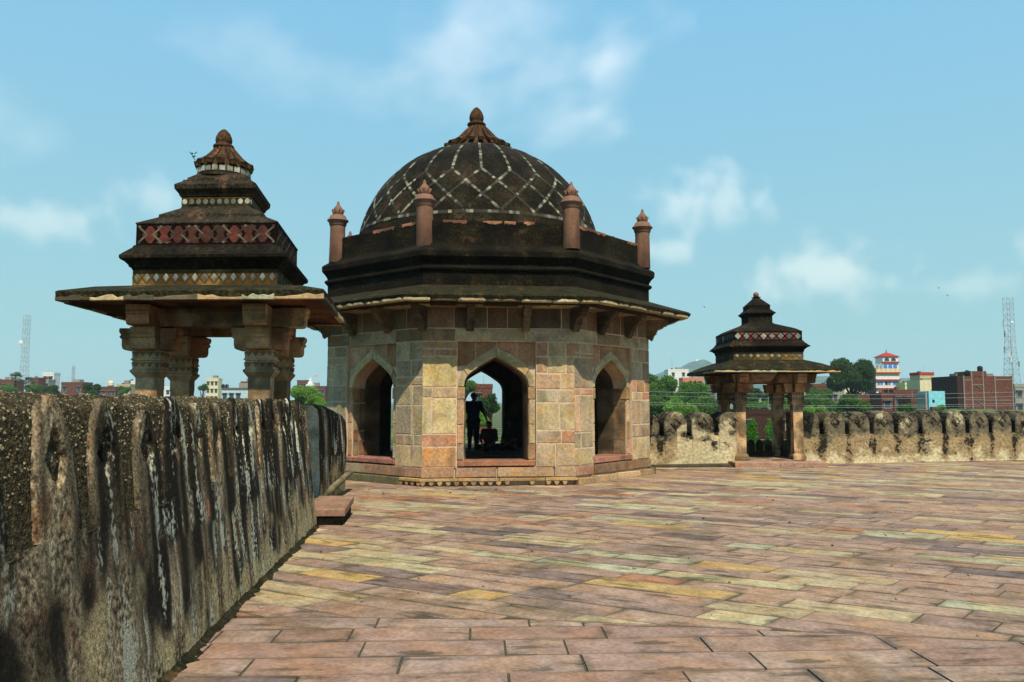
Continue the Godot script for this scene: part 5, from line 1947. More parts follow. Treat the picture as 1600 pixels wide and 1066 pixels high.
func water_tank(label: String, x: float, y: float, z: float, r: float, material := "black_plastic") -> void:
	var T := thing("water_tank", label, "water tank", "rooftop water tanks", Vector3(x, y, z))
	var mb := MB.new()
	lathe(mb, Vector3.ZERO, [Vector2(0.001, 0), Vector2(r, 0), Vector2(r, r * 0.5), Vector2(r * 1.04, r * 0.55), Vector2(r, r * 0.6), Vector2(r, r * 1.1), Vector2(r * 1.04, r * 1.15), Vector2(r, r * 1.2), Vector2(r, r * 1.7), Vector2(r * 0.6, r * 2.0), Vector2(r * 0.3, r * 2.05)], 14)
	put("drum", mb, M[material], T)
	var lid := MB.new()
	lathe(lid, Vector3.ZERO, [Vector2(r * 0.34, r * 2.0), Vector2(r * 0.34, r * 2.14), Vector2(0.001, r * 2.16)], 12)
	put("lid", lid, M[material], T)


func hotel() -> void:
	var H := thing("tower_house", "white multi storey tower house with blue windows, red roof bands and red pyramid roof", "building", "", Vector3(97.8, G, -200))
	var wm := MB.new()
	wm.box2(Vector3(-3.08, 0, -6), Vector3(3.08, 15.0, 0))
	put("wall", wm, M.white, H)
	var up := MB.new()
	up.box2(Vector3(-0.95, 15.0, -4.5), Vector3(3.06, 18.4, -0.35))
	put("upper_tower", up, M.white, H)
	# dark flank and red ledges
	var fl := MB.new()
	fl.box2(Vector3(-3.3, 0, -5.9), Vector3(-3.082, 15.3, -0.1))
	put("flank", fl, M.darkgrey, H)
	for q in [[14.0, -3.2, 3.2, 0.28, "red"], [12.15, -3.2, 3.2, 0.32, "red"], [9.95, -3.2, 3.2, 0.3, "red"], [8.9, -2.4, 1.9, 0.45, "red"], [16.75, -1.15, 3.2, 0.35, "red"]]:
		var lg := MB.new()
		lg.box2(Vector3(q[1], q[0], -0.5), Vector3(q[2], q[0] + q[3], 0.5 if q[0] < 16 else 0.05))
		put("ledge", lg, M[q[4]], H)
	var bal := MB.new()
	bal.box2(Vector3(-3.12, 14.29, 0.02), Vector3(3.12, 15.2, 0.42))
	put("balcony_front", bal, M.orange, H)
	for i in 5:
		var b := MB.new()
		b.box2(Vector3(-2.9 + i * 1.22, 14.33, 0.43), Vector3(-2.0 + i * 1.22, 15.1, 0.47))
		put("balcony_panel", b, M.cream, H)
	for i in 3:
		window(H, Vector3(-2.05 + 2.02 * i, 11.45, 0), 0.80, 0.55, "blue_glass", i == 1)
	for i in 3:
		arch_window(H, Vector3(-0.35 + 1.28 * i, 15.30, -0.35), 0.52, 0.55, "blue_glass")
	for i in 2:
		arch_window(H, Vector3(0.1 + 1.75 * i, 17.25, -0.35), 0.62, 0.28, "glass")
	for i in 3:
		window(H, Vector3(-2.0 + 1.35 * i, 8.05, 0), 0.42, 0.45, "glass", false)
	# open arches on the terrace
	for i in 2:
		var ar := MB.new()
		var p := []
		for j in 13:
			var a := PI * j / 12.0
			p.append(Vector3(-2.75 + 0.95 * i + cos(a) * 0.42, 15.75 + sin(a) * 0.55, 0.2))
		p.insert(0, Vector3(-2.33 + 0.95 * i, 15.2, 0.2)); p.append(Vector3(-3.17 + 0.95 * i, 15.2, 0.2))
		var rad := []
		for j in p.size(): rad.append(0.06)
		ar.tube(p, rad, 6)
		put("terrace_arch", ar, M.white, H)
	var rf := MB.new()
	prism(rf, 4, 0, [Vector2(2.35, 18.38), Vector2(2.4, 18.45), Vector2(0.5, 19.45), Vector2(0.001, 19.65)], func(q): return q + Vector3(1.06, 0, -2.4))
	put("roof", rf, M.red, H)
	var sp := MB.new()
	lathe(sp, Vector3(1.06, 0, -2.4), [Vector2(0.16, 19.5), Vector2(0.2, 19.75), Vector2(0.10, 19.95), Vector2(0.14, 20.15), Vector2(0.03, 20.4), Vector2(0.02, 20.9)], 10)
	put("spire", sp, M.concrete, H)


func window(H: Node3D, o: Vector3, w: float, h: float, gl: String, open: bool) -> void:
	var fr := MB.new()
	for s in [-1, 1]:
		fr.box(o + Vector3(s * w, 0, 0.03), Vector3(0.07, h + 0.07, 0.05))
		fr.box(o + Vector3(0, s * h, 0.03), Vector3(w - 0.072, 0.07, 0.048))
	fr.box(o + Vector3(0, 0, 0.03), Vector3(0.045, h - 0.072, 0.046))
	var n := put("window", fr, M.white, H)
	for s in [-1, 1]:
		var pa := MB.new()
		pa.box(o + Vector3(s * w * 0.5, 0, 0.01), Vector3(w * 0.5 - 0.05, h - 0.08, 0.015))
		put("pane", pa, M.void if open and s < 0 else M[gl], n)


func arch_window(H: Node3D, o: Vector3, w: float, h: float, gl: String) -> void:
	var p := PackedVector2Array([Vector2(-w, 0), Vector2(w, 0)])
	for j in 11:
		var a := PI * j / 10.0
		p.append(Vector2(cos(a) * w, h + sin(a) * w))
	var fr := MB.new()
	extrude(fr, inset(p, -0.09), func(q, d): return o + Vector3(q.x, q.y, d), 0.0, 0.045)
	var n := put("window", fr, M.white, H)
	var pa := MB.new()
	extrude(pa, p, func(q, d): return o + Vector3(q.x, q.y, d), 0.0, 0.06)
	put("pane", pa, M[gl], n)


func brick_block() -> void:
	var H := thing("brick_block", "big windowless red brick block with pale concrete columns at the right", "building", "", Vector3(78.8, G, -128))
	var wm := MB.new()
	wm.box2(Vector3(-3.5, 0, -8), Vector3(4.6, 10.9, 0))
	put("wall", wm, M.brick, H)
	var up := MB.new()
	up.box2(Vector3(-2.2, 10.9, -5), Vector3(0.25, 11.75, 0.05))
	put("raised_wall", up, M.brick, H)
	var dk := MB.new()
	dk.box2(Vector3(-4.6, 0, -8), Vector3(-3.504, 10.95, -0.1))
	put("side_wall", dk, M.darkbrick, H)
	for x in [-3.6, -2.25, -0.35, 1.6, 4.5]:
		var c := MB.new()
		c.box2(Vector3(x - 0.09, 0, -0.2), Vector3(x + 0.09, 11.0 + (0.75 if x > -3 and x < 0 else 0.0), 0.09))
		put("column", c, M.concrete, H)
	for q in [[-3.5, -2.35, 10.2], [-2.15, -0.45, 9.4], [1.7, 4.4, 10.25], [-3.5, -0.45, 6.9], [-0.25, 4.4, 6.85]]:
		var b := MB.new()
		b.box2(Vector3(q[0], q[2], -0.1), Vector3(q[1], q[2] + 0.13, 0.06))
		put("beam", b, M.concrete, H)
	for y in [8.6, 6.0]:
		var b := MB.new()
		b.tube([Vector3(-1.5, y + 0.7, 0.06), Vector3(-0.45, y, 0.06)], [0.05, 0.05], 6)
		put("brace", b, M.concrete, H)
	for x in [-1.7, 3.2]:
		var st := MB.new()
		st.box2(Vector3(x - 0.8, 10.88, -6), Vector3(x + 0.7, 11.5, -4))
		put("stair_head", st, M.concrete, H)
	water_tank("black water tank on the lower left corner of the brick block", 76.6, 6.1, -129.2, 0.40)
	water_tank("grey black water tank on top of the raised part of the brick block", 78.4, 6.76, -128.6, 0.42)


func lattice_mast(label: String, at: Vector3, h: float, wb: float, wt: float, dish_y: float, panels: bool) -> void:
	var T := thing("lattice_mast", label, "mast", "steel lattice masts of the town", at)
	var leg := func(i: int, y: float) -> Vector3:
		var w := lerpf(wb, wt, clampf(y / (h * 0.62), 0, 1)) / 2
		return Vector3(w if i in [0, 3] else -w, y, w if i < 2 else -w)
	var n := 22
	var r := 0.075
	for i in 4:
		var mb := MB.new()
		mb.tube([leg.call(i, 0.0), leg.call(i, h * 0.3), leg.call(i, h * 0.62), leg.call(i, h)], [r * 1.3, r * 1.2, r, r], 5)
		put("leg", mb, M.steel, T)
	var br := MB.new()
	for k in n:
		var y0 := h * k / n
		var y1 := h * (k + 1) / n
		for i in 4:
			var j := (i + 1) % 4
			br.tube([leg.call(i, y1), leg.call(j, y1)], [0.045, 0.045], 4, false)
			br.tube([leg.call(i, y0), leg.call(j, y1)], [0.045, 0.045], 4, false)
			if k % 2 == 0: br.tube([leg.call(j, y0), leg.call(i, y1)], [0.045, 0.045], 4, false)
	put("bracing", br, M.steel, T)
	if panels:
		var pl := MB.new()
		pl.tube([Vector3(0.3, 0, 0), Vector3(0.3, h * 0.66, 0)], [0.16, 0.16], 6)
		put("cable_ladder", pl, M.steel, T)
		for i in 9:
			var a := rng.randf() * TAU
			var y := h * (0.45 + 0.38 * i / 9.0)
			var an := MB.new()
			var w := lerpf(wb, wt, y / h) / 2 + 0.6
			an.box(Vector3(cos(a) * w, y, sin(a) * w), Vector3(0.16, 1.1, 0.1))
			an.tube([Vector3(cos(a) * w, y, sin(a) * w), Vector3(cos(a) * w * 0.5, y, sin(a) * w * 0.5)], [0.05, 0.05], 4)
			put("antenna", an, M.white if i % 3 else M.darkgrey, T)
	if dish_y > 0:
		var d := MB.new()
		var rows := []
		for q in [Vector2(0.001, -0.25), Vector2(0.5, -0.18), Vector2(0.9, 0.0), Vector2(0.92, 0.12), Vector2(0.6, 0.2), Vector2(0.001, 0.24)]:
			var line := PackedVector3Array()
			for j in 17: line.append(Vector3((-1.3 if not panels else -0.3) + cos(TAU * j / 16) * q.x * (1.0 if not panels else 0.6), dish_y + sin(TAU * j / 16) * q.x * (1.0 if not panels else 0.6), wb * 0.4 + q.y))
			rows.append(line)
		d.sheet(rows, true)
		put("dish", d, M.white, T)


var spray: ArrayMesh


func leaf_spray() -> ArrayMesh:
	# a dozen bent leaves round a point, about one metre across
	var mb := MB.new()
	var r := RandomNumberGenerator.new()
	r.seed = 9
	for i in 14:
		var d := Vector3(r.randf_range(-1, 1), r.randf_range(-0.7, 1), r.randf_range(-1, 1)).normalized()
		var o := d * r.randf_range(0.05, 0.35)
		var s := d.cross(Vector3(r.randf_range(-1, 1), 1, r.randf_range(-1, 1))).normalized() * r.randf_range(0.10, 0.16)
		var up := Vector3(0, r.randf_range(-0.12, 0.06), 0)
		var e := d * r.randf_range(0.26, 0.42)
		mb.tri(o, o + e * 0.5 + s + up * 0.3, o + e + up)
		mb.tri(o, o + e + up, o + e * 0.5 - s + up * 0.3)
	return mb.mesh()


# crowns: list of [middle, radii] lumps relative to the base
func tree(called: String, label: String, at: Vector3, lumps: Array, trunk_r: float, tone: Color, count: int, size: float, category := "tree", group := "trees of the town beyond the terrace") -> void:
	var T := thing(called, label, category, group, at)
	var tk := MB.new()
	var top: Vector3 = lumps[0][0]
	var bend := Vector3(rng.randf_range(-0.2, 0.2), 0, rng.randf_range(-0.2, 0.2))
	tk.tube([Vector3.ZERO, top * 0.35 + bend, top * 0.7 + bend, top], [trunk_r * 1.3, trunk_r, trunk_r * 0.7, trunk_r * 0.25], 7)
	put("trunk", tk, M.bark, T)
	for i in range(1, mini(lumps.size(), 7)):
		var lb := MB.new()
		var a := top * rng.randf_range(0.45, 0.75) + bend
		var b: Vector3 = lumps[i][0]
		lb.tube([a, a.lerp(b, 0.5) + Vector3.UP * 0.15, b], [trunk_r * 0.5, trunk_r * 0.35, trunk_r * 0.12], 5)
		put("limb", lb, M.bark, T)
	var mm := MultiMesh.new()
	mm.transform_format = MultiMesh.TRANSFORM_3D
	mm.use_colors = true
	mm.mesh = spray
	mm.instance_count = count
	var total := 0.0
	for l in lumps: total += l[1].x * l[1].y
	var k := 0
	for l in lumps:
		var m := int(ceil(count * l[1].x * l[1].y / total))
		var shade := rng.randf_range(0.8, 1.2)
		for i in m:
			if k >= count: break
			var d := Vector3(rng.randfn(), rng.randfn(), rng.randfn()).normalized()
			var rr := pow(rng.randf(), 0.22) * rng.randf_range(0.88, 1.06)
			var p: Vector3 = l[0] + d * rr * l[1]
			var s := size * rng.randf_range(0.65, 1.25)
			mm.set_instance_transform(k, Transform3D(Basis.from_euler(Vector3(rng.randf() * 6.3, rng.randf() * 6.3, rng.randf() * 6.3)).scaled(Vector3.ONE * s), p))
			var b := shade * rng.randf_range(0.7, 1.25)
			mm.set_instance_color(k, Color(tone.r * b * rng.randf_range(0.85, 1.2), tone.g * b, tone.b * b))
			k += 1
	mm.visible_instance_count = k
	var o := MultiMeshInstance3D.new()
	o.name = "crown"
	o.multimesh = mm
	o.material_override = M.leaf
	stuff(o)
	T.add_child(o)


func crown(cy: float, r: float, n: int, flat := 0.8) -> Array:
	# a middle lump and smaller ones round it, for an uneven outline
	var out := [[Vector3(0, cy, 0), Vector3(r * 0.62, r * 0.6 * flat, r * 0.62)]]
	for i in n:
		var a := TAU * i / n + rng.randf_range(-0.4, 0.4)
		var e := rng.randf_range(-0.75, 0.8)
		var q := r * rng.randf_range(0.26, 0.42)
		out.append([Vector3(cos(a) * r * 0.62 * cos(e), cy + sin(e) * r * 0.75 * flat, sin(a) * r * 0.62 * cos(e)), Vector3(q, q * 0.85, q)])
	return out


func palm(label: String, at: Vector3, h: float, r: float) -> void:
	var T := thing("palm_tree", label, "palm tree", "palms of the town", at)
	var tk := MB.new()
	tk.tube([Vector3.ZERO, Vector3(0.1, h * 0.5, 0), Vector3(0, h, 0)], [0.24, 0.18, 0.15], 7)
	put("trunk", tk, M.bark, T)
	for i in 26:
		var a := rng.randf() * TAU
		var e := rng.randf_range(-0.7, 1.3)
		var d := Vector3(cos(a) * cos(e), sin(e), sin(a) * cos(e))
		var side := d.cross(Vector3.UP).normalized()
		var f := MB.new()
		f.col = L(70, 92, 56) if rng.randf() < 0.7 else L(110, 112, 76)
		var b := Vector3(0, h, 0)
		for s in 5:
			var q := (s - 2) * 0.28
			var tipd := (d + side * q + Vector3.DOWN * 0.15 * absf(q)).normalized()
			var w := tipd.cross(d + Vector3(0.01, 0.02, 0)).normalized() * 0.12
			if w.length() < 0.05: w = side * 0.1
			f.tri(b + d * r * 0.45, b + tipd * r * 0.75 + w, b + tipd * r)
			f.tri(b + d * r * 0.45, b + tipd * r, b + tipd * r * 0.75 - w)
		f.tube([b, b + d * r * 0.5], [0.03, 0.02], 4)
		put("frond", f, M.leaf, T)


func town() -> void:
	rng.seed = 11
	var gr := MB.new()
	gr.quad(Vector3(-6000, G, 200), Vector3(6000, G, 200), Vector3(6000, G, -9000), Vector3(-6000, G, -9000))
	structure("ground", gr, M.ground)
	# the terrace stands on a high stone plinth
	var pb := MB.new()
	pb.box2(Vector3(-3.6, G, -24.0), Vector3(26, -0.05, 2.9))
	structure("terrace_plinth", pb, M.stone_tri)
	# a grassy earth bank between the houses
	var bank := MB.new()
	var rows := []
	var nz := noise(81, 0.12, 3)
	for i in 9:
		var line := PackedVector3Array()
		for j in 31:
			var x := 48.0 + 30.0 * j / 30.0
			var f := i / 8.0
			line.append(Vector3(x, G + (5.75 * sin(PI * clampf(f * 0.9 + 0.05, 0, 1)) + nz.get_noise_2d(x, f * 12) * 1.0) * ss(0, 3, minf(j, 30 - j)) , -92.0 - 16.0 * f))
		rows.append(line)
	bank.sheet(rows)
	structure("earth_bank", bank, M.ground)
	var tuft := MB.new()
	# the hill, and the temple on its top
	var hill := MB.new()
	rows = []
	var hn := noise(82, 0.0035, 4)
	for i in 13:
		var line := PackedVector3Array()
		for j in 91:
			var x := -300.0 + 3600.0 * j / 90.0
			var ridge := 92.0 * ss(250, 440, x) * (1.0 - 0.6 * ss(1050, 1900, x)) + 56.0 * exp(-pow((x - 612) / 62.0, 2)) + 20.0 * exp(-pow((x - 512) / 34.0, 2))
			var f := i / 12.0
			line.append(Vector3(x, G - 2 + ridge * sin(PI * f * 0.5 + 0.0) * (1.0 if i < 12 else 0.999) + hn.get_noise_2d(x, f * 300) * 9.0 * sin(PI * f) + hn.get_noise_2d(x * 3, 700) * 5.0 * f, -2150.0 - 350.0 * f))
		rows.append(line)
	var back := PackedVector3Array()
	for q in rows[12]: back.append(Vector3(q.x, G - 2, -3000))
	rows.append(back)
	hill.sheet(rows)
	structure("hill", hill, M.hill)
	var tp := thing("hill_temple", "small white temple with a pointed tower on the hilltop", "temple", "", Vector3(606, 104, -2492))
	var tb := MB.new()
	tb.box2(Vector3(-22, 0, -10), Vector3(26, 14, 10))
	put("hall", tb, M.white, tp)
	var tw := MB.new()
	lathe(tw, Vector3(-4, 0, 0), [Vector2(10, 10), Vector2(10, 18), Vector2(7, 26), Vector2(3, 33), Vector2(0.1, 38)], 10)
	put("tower", tw, M.white, tp)
	var H := [
		["brick_house","low brick house at the left edge of the skyline behind the palms",-171.5,-260,6.1,14.2,"brick",3,3],
		["brick_house","narrow bare brick block just right of the palms and lattice mast",-158.5,-255,2.8,14.7,"brick",3,1],
		["grey_house","low grey flat roofed house between the brick block and the white stair tower",-159.7,-262,3.5,14.3,"grey",3,3],
		["white_house","white house with a raised stair tower left of the wide brick house",-169.1,-280,4.2,17.3,"white",4,2],
		["brick_house","wide brick house with rooftop clutter under the thin antenna",-137.4,-240,6.6,12.8,"brick",3,3],
		["brick_house","long low brick house left of the near chhatri pillar",-131.8,-250,6.0,11.6,"brick",3,4],
		["tan_house","tan house with yellow upper wall left of the near chhatri pillar",-136.4,-270,4.5,12.9,"tan",3,2],
		["white_house","white and red house close behind the front left chhatri pillar",-142.7,-290,4.8,14.6,"white",4,2],
		["white_house","small white house seen between the two left chhatri pillars",-134.2,-300,2.7,12.6,"white",3,1],
		["brick_house","small red house seen between the two left chhatri pillars",-123.3,-280,2.3,12.9,"brick",3,1],
		["white_house","large pale cream block seen through the near chhatri",-128.7,-330,5.2,16.8,"cream",4,3],
		["grey_house","long low building with dark roof seen through the near chhatri",-72.0,-200,7.0,10.3,"lightblue",3,4],
		["brick_house","brick upper storey house between dark roof and right chhatri pillar",-103.9,-300,4.0,14.6,"brick",3,2],
		["brick_house","reddish house left of the white shrine behind the near chhatri",-81.9,-300,4.0,15.1,"brick",3,2],
		["brick_house","low brick house right of the white shrine",-68.5,-270,5.8,12.2,"brick",3,3],
		["white_house","white roofed building with brick flank under the hill",71.5,-330,8.8,20.6,"white",5,2],
		["orange_house","salmon orange house right of the white building under the hill",70.7,-300,8.0,16.1,"salmon",5,3],
		["concrete_building","dark cluttered concrete building with balconies left of far chhatri pillars",37.8,-150,3.7,9.9,"darkgrey",5,3],
		["brick_house","brick house between the trees right of the far chhatri",68.6,-170,4.2,10.6,"brick",3,2],
		["grey_house","grey roofed cottage under the big dark tree",67.8,-160,2.4,9.6,"grey",3,2],
		["cream_house","pale house glimpsed under the big dark tree",76.7,-175,2.2,10.1,"cream",3,1],
		["tan_house","tan house glimpsed right of the big tree trunk base",81.2,-180,2.4,10.1,"tan",3,1],
		["brick_house","low tile roofed brick house right of the bush",59.7,-130,2.6,7.8,"brick",2,2],
		["brick_house","narrow red brick house with pale corner posts below the white tower house",60.9,-125,1.8,8.1,"brick",3,1],
		["brick_house","dark brick terrace house right of the white tower house",69.1,-135,4.3,8.8,"brick",3,3],
		["yellow_house","small pale yellow house behind the dark brick terrace",88.3,-170,2.8,10.9,"yellow",4,1],
		["brick_house","small rooftop storey house of cream wall and brown top",86.4,-160,2.9,12.8,"browntop",4,2],
		["brick_house","low red brick house left of the cyan house",63.6,-120,2.8,7.2,"brick",2,2],
		["brick_house","brick wall house right of the cyan house in shadow",78.7,-138,2.8,8.7,"brick",3,1],
		["yellow_house","pale yellow building with a long balcony wall",85.2,-150,3.9,10.5,"yellow",4,4],
		["concrete_building","grey unfinished house at the right edge below the mast",91.3,-135,6.1,9.8,"grey",4,4],
		["brick_house","pale house between trees seen through the centre arch",-20.5,-300,3.0,16.1,"white",3,1],
		["brick_house","red brick house seen through the centre arch over the person",-4.2,-110,2.6,9.2,"brick",3,2],
		["brick_house","dark brick wall house behind far chhatri",31.5,-95,6.3,5.7,"darkbrick",2,5],
	]
	for q in H:
		house(q[0], q[1], q[2], q[3], q[4], q[5], q[6], q[7], q[8])
	# the cyan house with one small dark window
	var cy := thing("cyan_house", "small bright cyan house with a single dark window beside the round bush", "house", "", Vector3(61.75, G, -112))
	var m := MB.new()
	m.box2(Vector3(-1.1, 0, -3), Vector3(1.25, 8.2, 0))
	put("wall", m, M.cyan, cy)
	m = MB.new()
	m.box2(Vector3(-1.42, 0, -3), Vector3(-1.104, 8.0, -0.3))
	put("side_wall", m, M.grey, cy)
	m = MB.new()
	m.box(Vector3(-0.45, 6.75, 0.012), Vector3(0.17, 0.2, 0.02))
	put("window", m, M.void, cy)
	m = MB.new()
	m.box2(Vector3(-1.0, 0, 0.004), Vector3(0.6, 5.95, 0.5))
	put("brick_footing", m, M.brick, cy)
	var cr := thing("cream_house", "broad blank cream walled house behind the cyan house", "house", "", Vector3(81.6, G, -150))
	m = MB.new()
	m.box2(Vector3(-2.0, 0, -5), Vector3(2.25, 10.9, 0))
	put("wall", m, M.cream, cr)
	m = MB.new()
	m.box2(Vector3(0.9, 10.9, -4.5), Vector3(2.25, 11.35, -0.1))
	put("parapet", m, M.cream, cr)
	hotel()
	brick_block()
	water_tank("black water tank on the yellow building behind the cream house", 84.8, 5.5, -152, 0.42)
	water_tank("left one of the twin black tanks on the dark roofed building through the near chhatri", -75.9, 5.3, -202, 0.45)
	water_tank("right one of the twin black tanks on the dark roofed building through the near chhatri", -74.9, 5.3, -202, 0.45)
	water_tank("pale tank on the long brick house left of the near chhatri", -131.0, 6.6, -251, 0.9, "cream")
	lattice_mast("lattice mast with white dish rising over the palms at the left", Vector3(-209.6, G, -330), 43.9, 3.4, 2.0, 32.0, false)
	lattice_mast("lattice mast hung with antenna panels behind the brick block at the right", Vector3(195.2, G, -300), 47.3, 5.4, 2.6, 37.5, true)
	lattice_mast("thin short mast on the skyline left of the near chhatri", Vector3(-228.5, G, -400), 25.3, 1.4, 1.0, 0.0, false)
	lattice_mast("far faint mast on the small hill shoulder beside the domed pavilion", Vector3(500, 80, -2400), 60, 9, 4, 0.0, false)
	var sh := thing("shrine", "small white shrine with stepped tower and flag pole behind the near chhatri", "shrine", "", Vector3(-68.4, G, -260))
	m = MB.new()
	m.box2(Vector3(-1.3, 0, -2), Vector3(1.3, 12.6, 0))
	put("hall", m, M.white, sh)
	m = MB.new()
	prism(m, 4, 0, [Vector2(0.8, 12.6), Vector2(0.7, 13.4), Vector2(0.4, 13.5), Vector2(0.35, 14.2), Vector2(0.1, 14.6), Vector2(0.001, 15.0)], func(q): return q + Vector3(0, 0, -1))
	put("tower", m, M.white, sh)
	m = MB.new()
	m.tube([Vector3(1.2, 12.5, -0.5), Vector3(1.25, 15.8, -0.5)], [0.05, 0.04], 5)
	m.col = Color(1, 0.4, 0.3)
	m.box(Vector3(1.75, 15.4, -0.5), Vector3(0.45, 0.28, 0.02))
	put("flag_pole", m, M.white, sh)
	# wires on poles
	for q in [[Vector3(12.9, 0, -80), Vector3(56.5, 0, -80)]]:
		var k := 0
		for p in [q[0], q[1]]:
			var P := thing("utility_pole", ["grey pole carrying the power lines behind the domed pavilion", "grey pole carrying the power lines at the right"][k], "pole", "", Vector3(p.x, G, p.z))
			k += 1
			m = MB.new()
			m.tube([Vector3.ZERO, Vector3(0, 8.6, 0)], [0.14, 0.09], 8)
			put("post", m, M.concrete, P)
			for y in [7.3, 7.75, 6.4]:
				m = MB.new()
				m.box(Vector3(0, y - 0.08, 0), Vector3(0.08, 0.05, 0.6))
				put("cross_arm", m, M.steel, P)
		var names := ["upper power line sagging across the view behind the walls", "second power line just below the upper one", "lowest power line in front of the tree tops", "thin dark line close above the lowest one"]
		var i := 0
		for y in [7.75, 7.3, 6.4, 6.6]:
			m = MB.new()
			var pts := []
			var rad := []
			for j in 17:
				var f := j / 16.0
				pts.append(q[0].lerp(q[1], f) + Vector3(0, G + y - 0.35 * sin(PI * f), 0.4 * (1 if i % 2 else -1)))
				rad.append(0.012)
			m.tube(pts, rad, 4, false)
			var o := put("power_line", m, M.steel, self)
			tag(o, names[i], "power line", "power lines behind the walls")
			i += 1
	for q in [[Vector3(30.3, 16.5, -120), "small dark bird flying right of the domed pavilion", 0.4], [Vector3(84.1, 24, -150), "upper of two dark birds high over the right wall", 0.3], [Vector3(85.8, 22.5, -150), "lower of two dark birds high over the right wall", 0.3]]:
		var B := thing("bird", q[1], "bird", "birds in the sky", q[0])
		m = MB.new()
		var s: float = q[2]
		lathe(m, Vector3.ZERO, [Vector2(0.001, -0.1), Vector2(0.07, -0.05), Vector2(0.08, 0.02), Vector2(0.05, 0.08), Vector2(0.001, 0.11)], 8)
		put("body", m, M.void, B)
		for e in [-1, 1]:
			m = MB.new()
			m.tri(Vector3(e * 0.05, 0.03, 0.08), Vector3(e * 0.05, 0.03, -0.08), Vector3(e * s, 0.20, -0.02))
			m.tri(Vector3(e * 0.05, 0.01, -0.08), Vector3(e * 0.05, 0.01, 0.08), Vector3(e * s, 0.19, -0.02))
			put("wing", m, M.void, B)


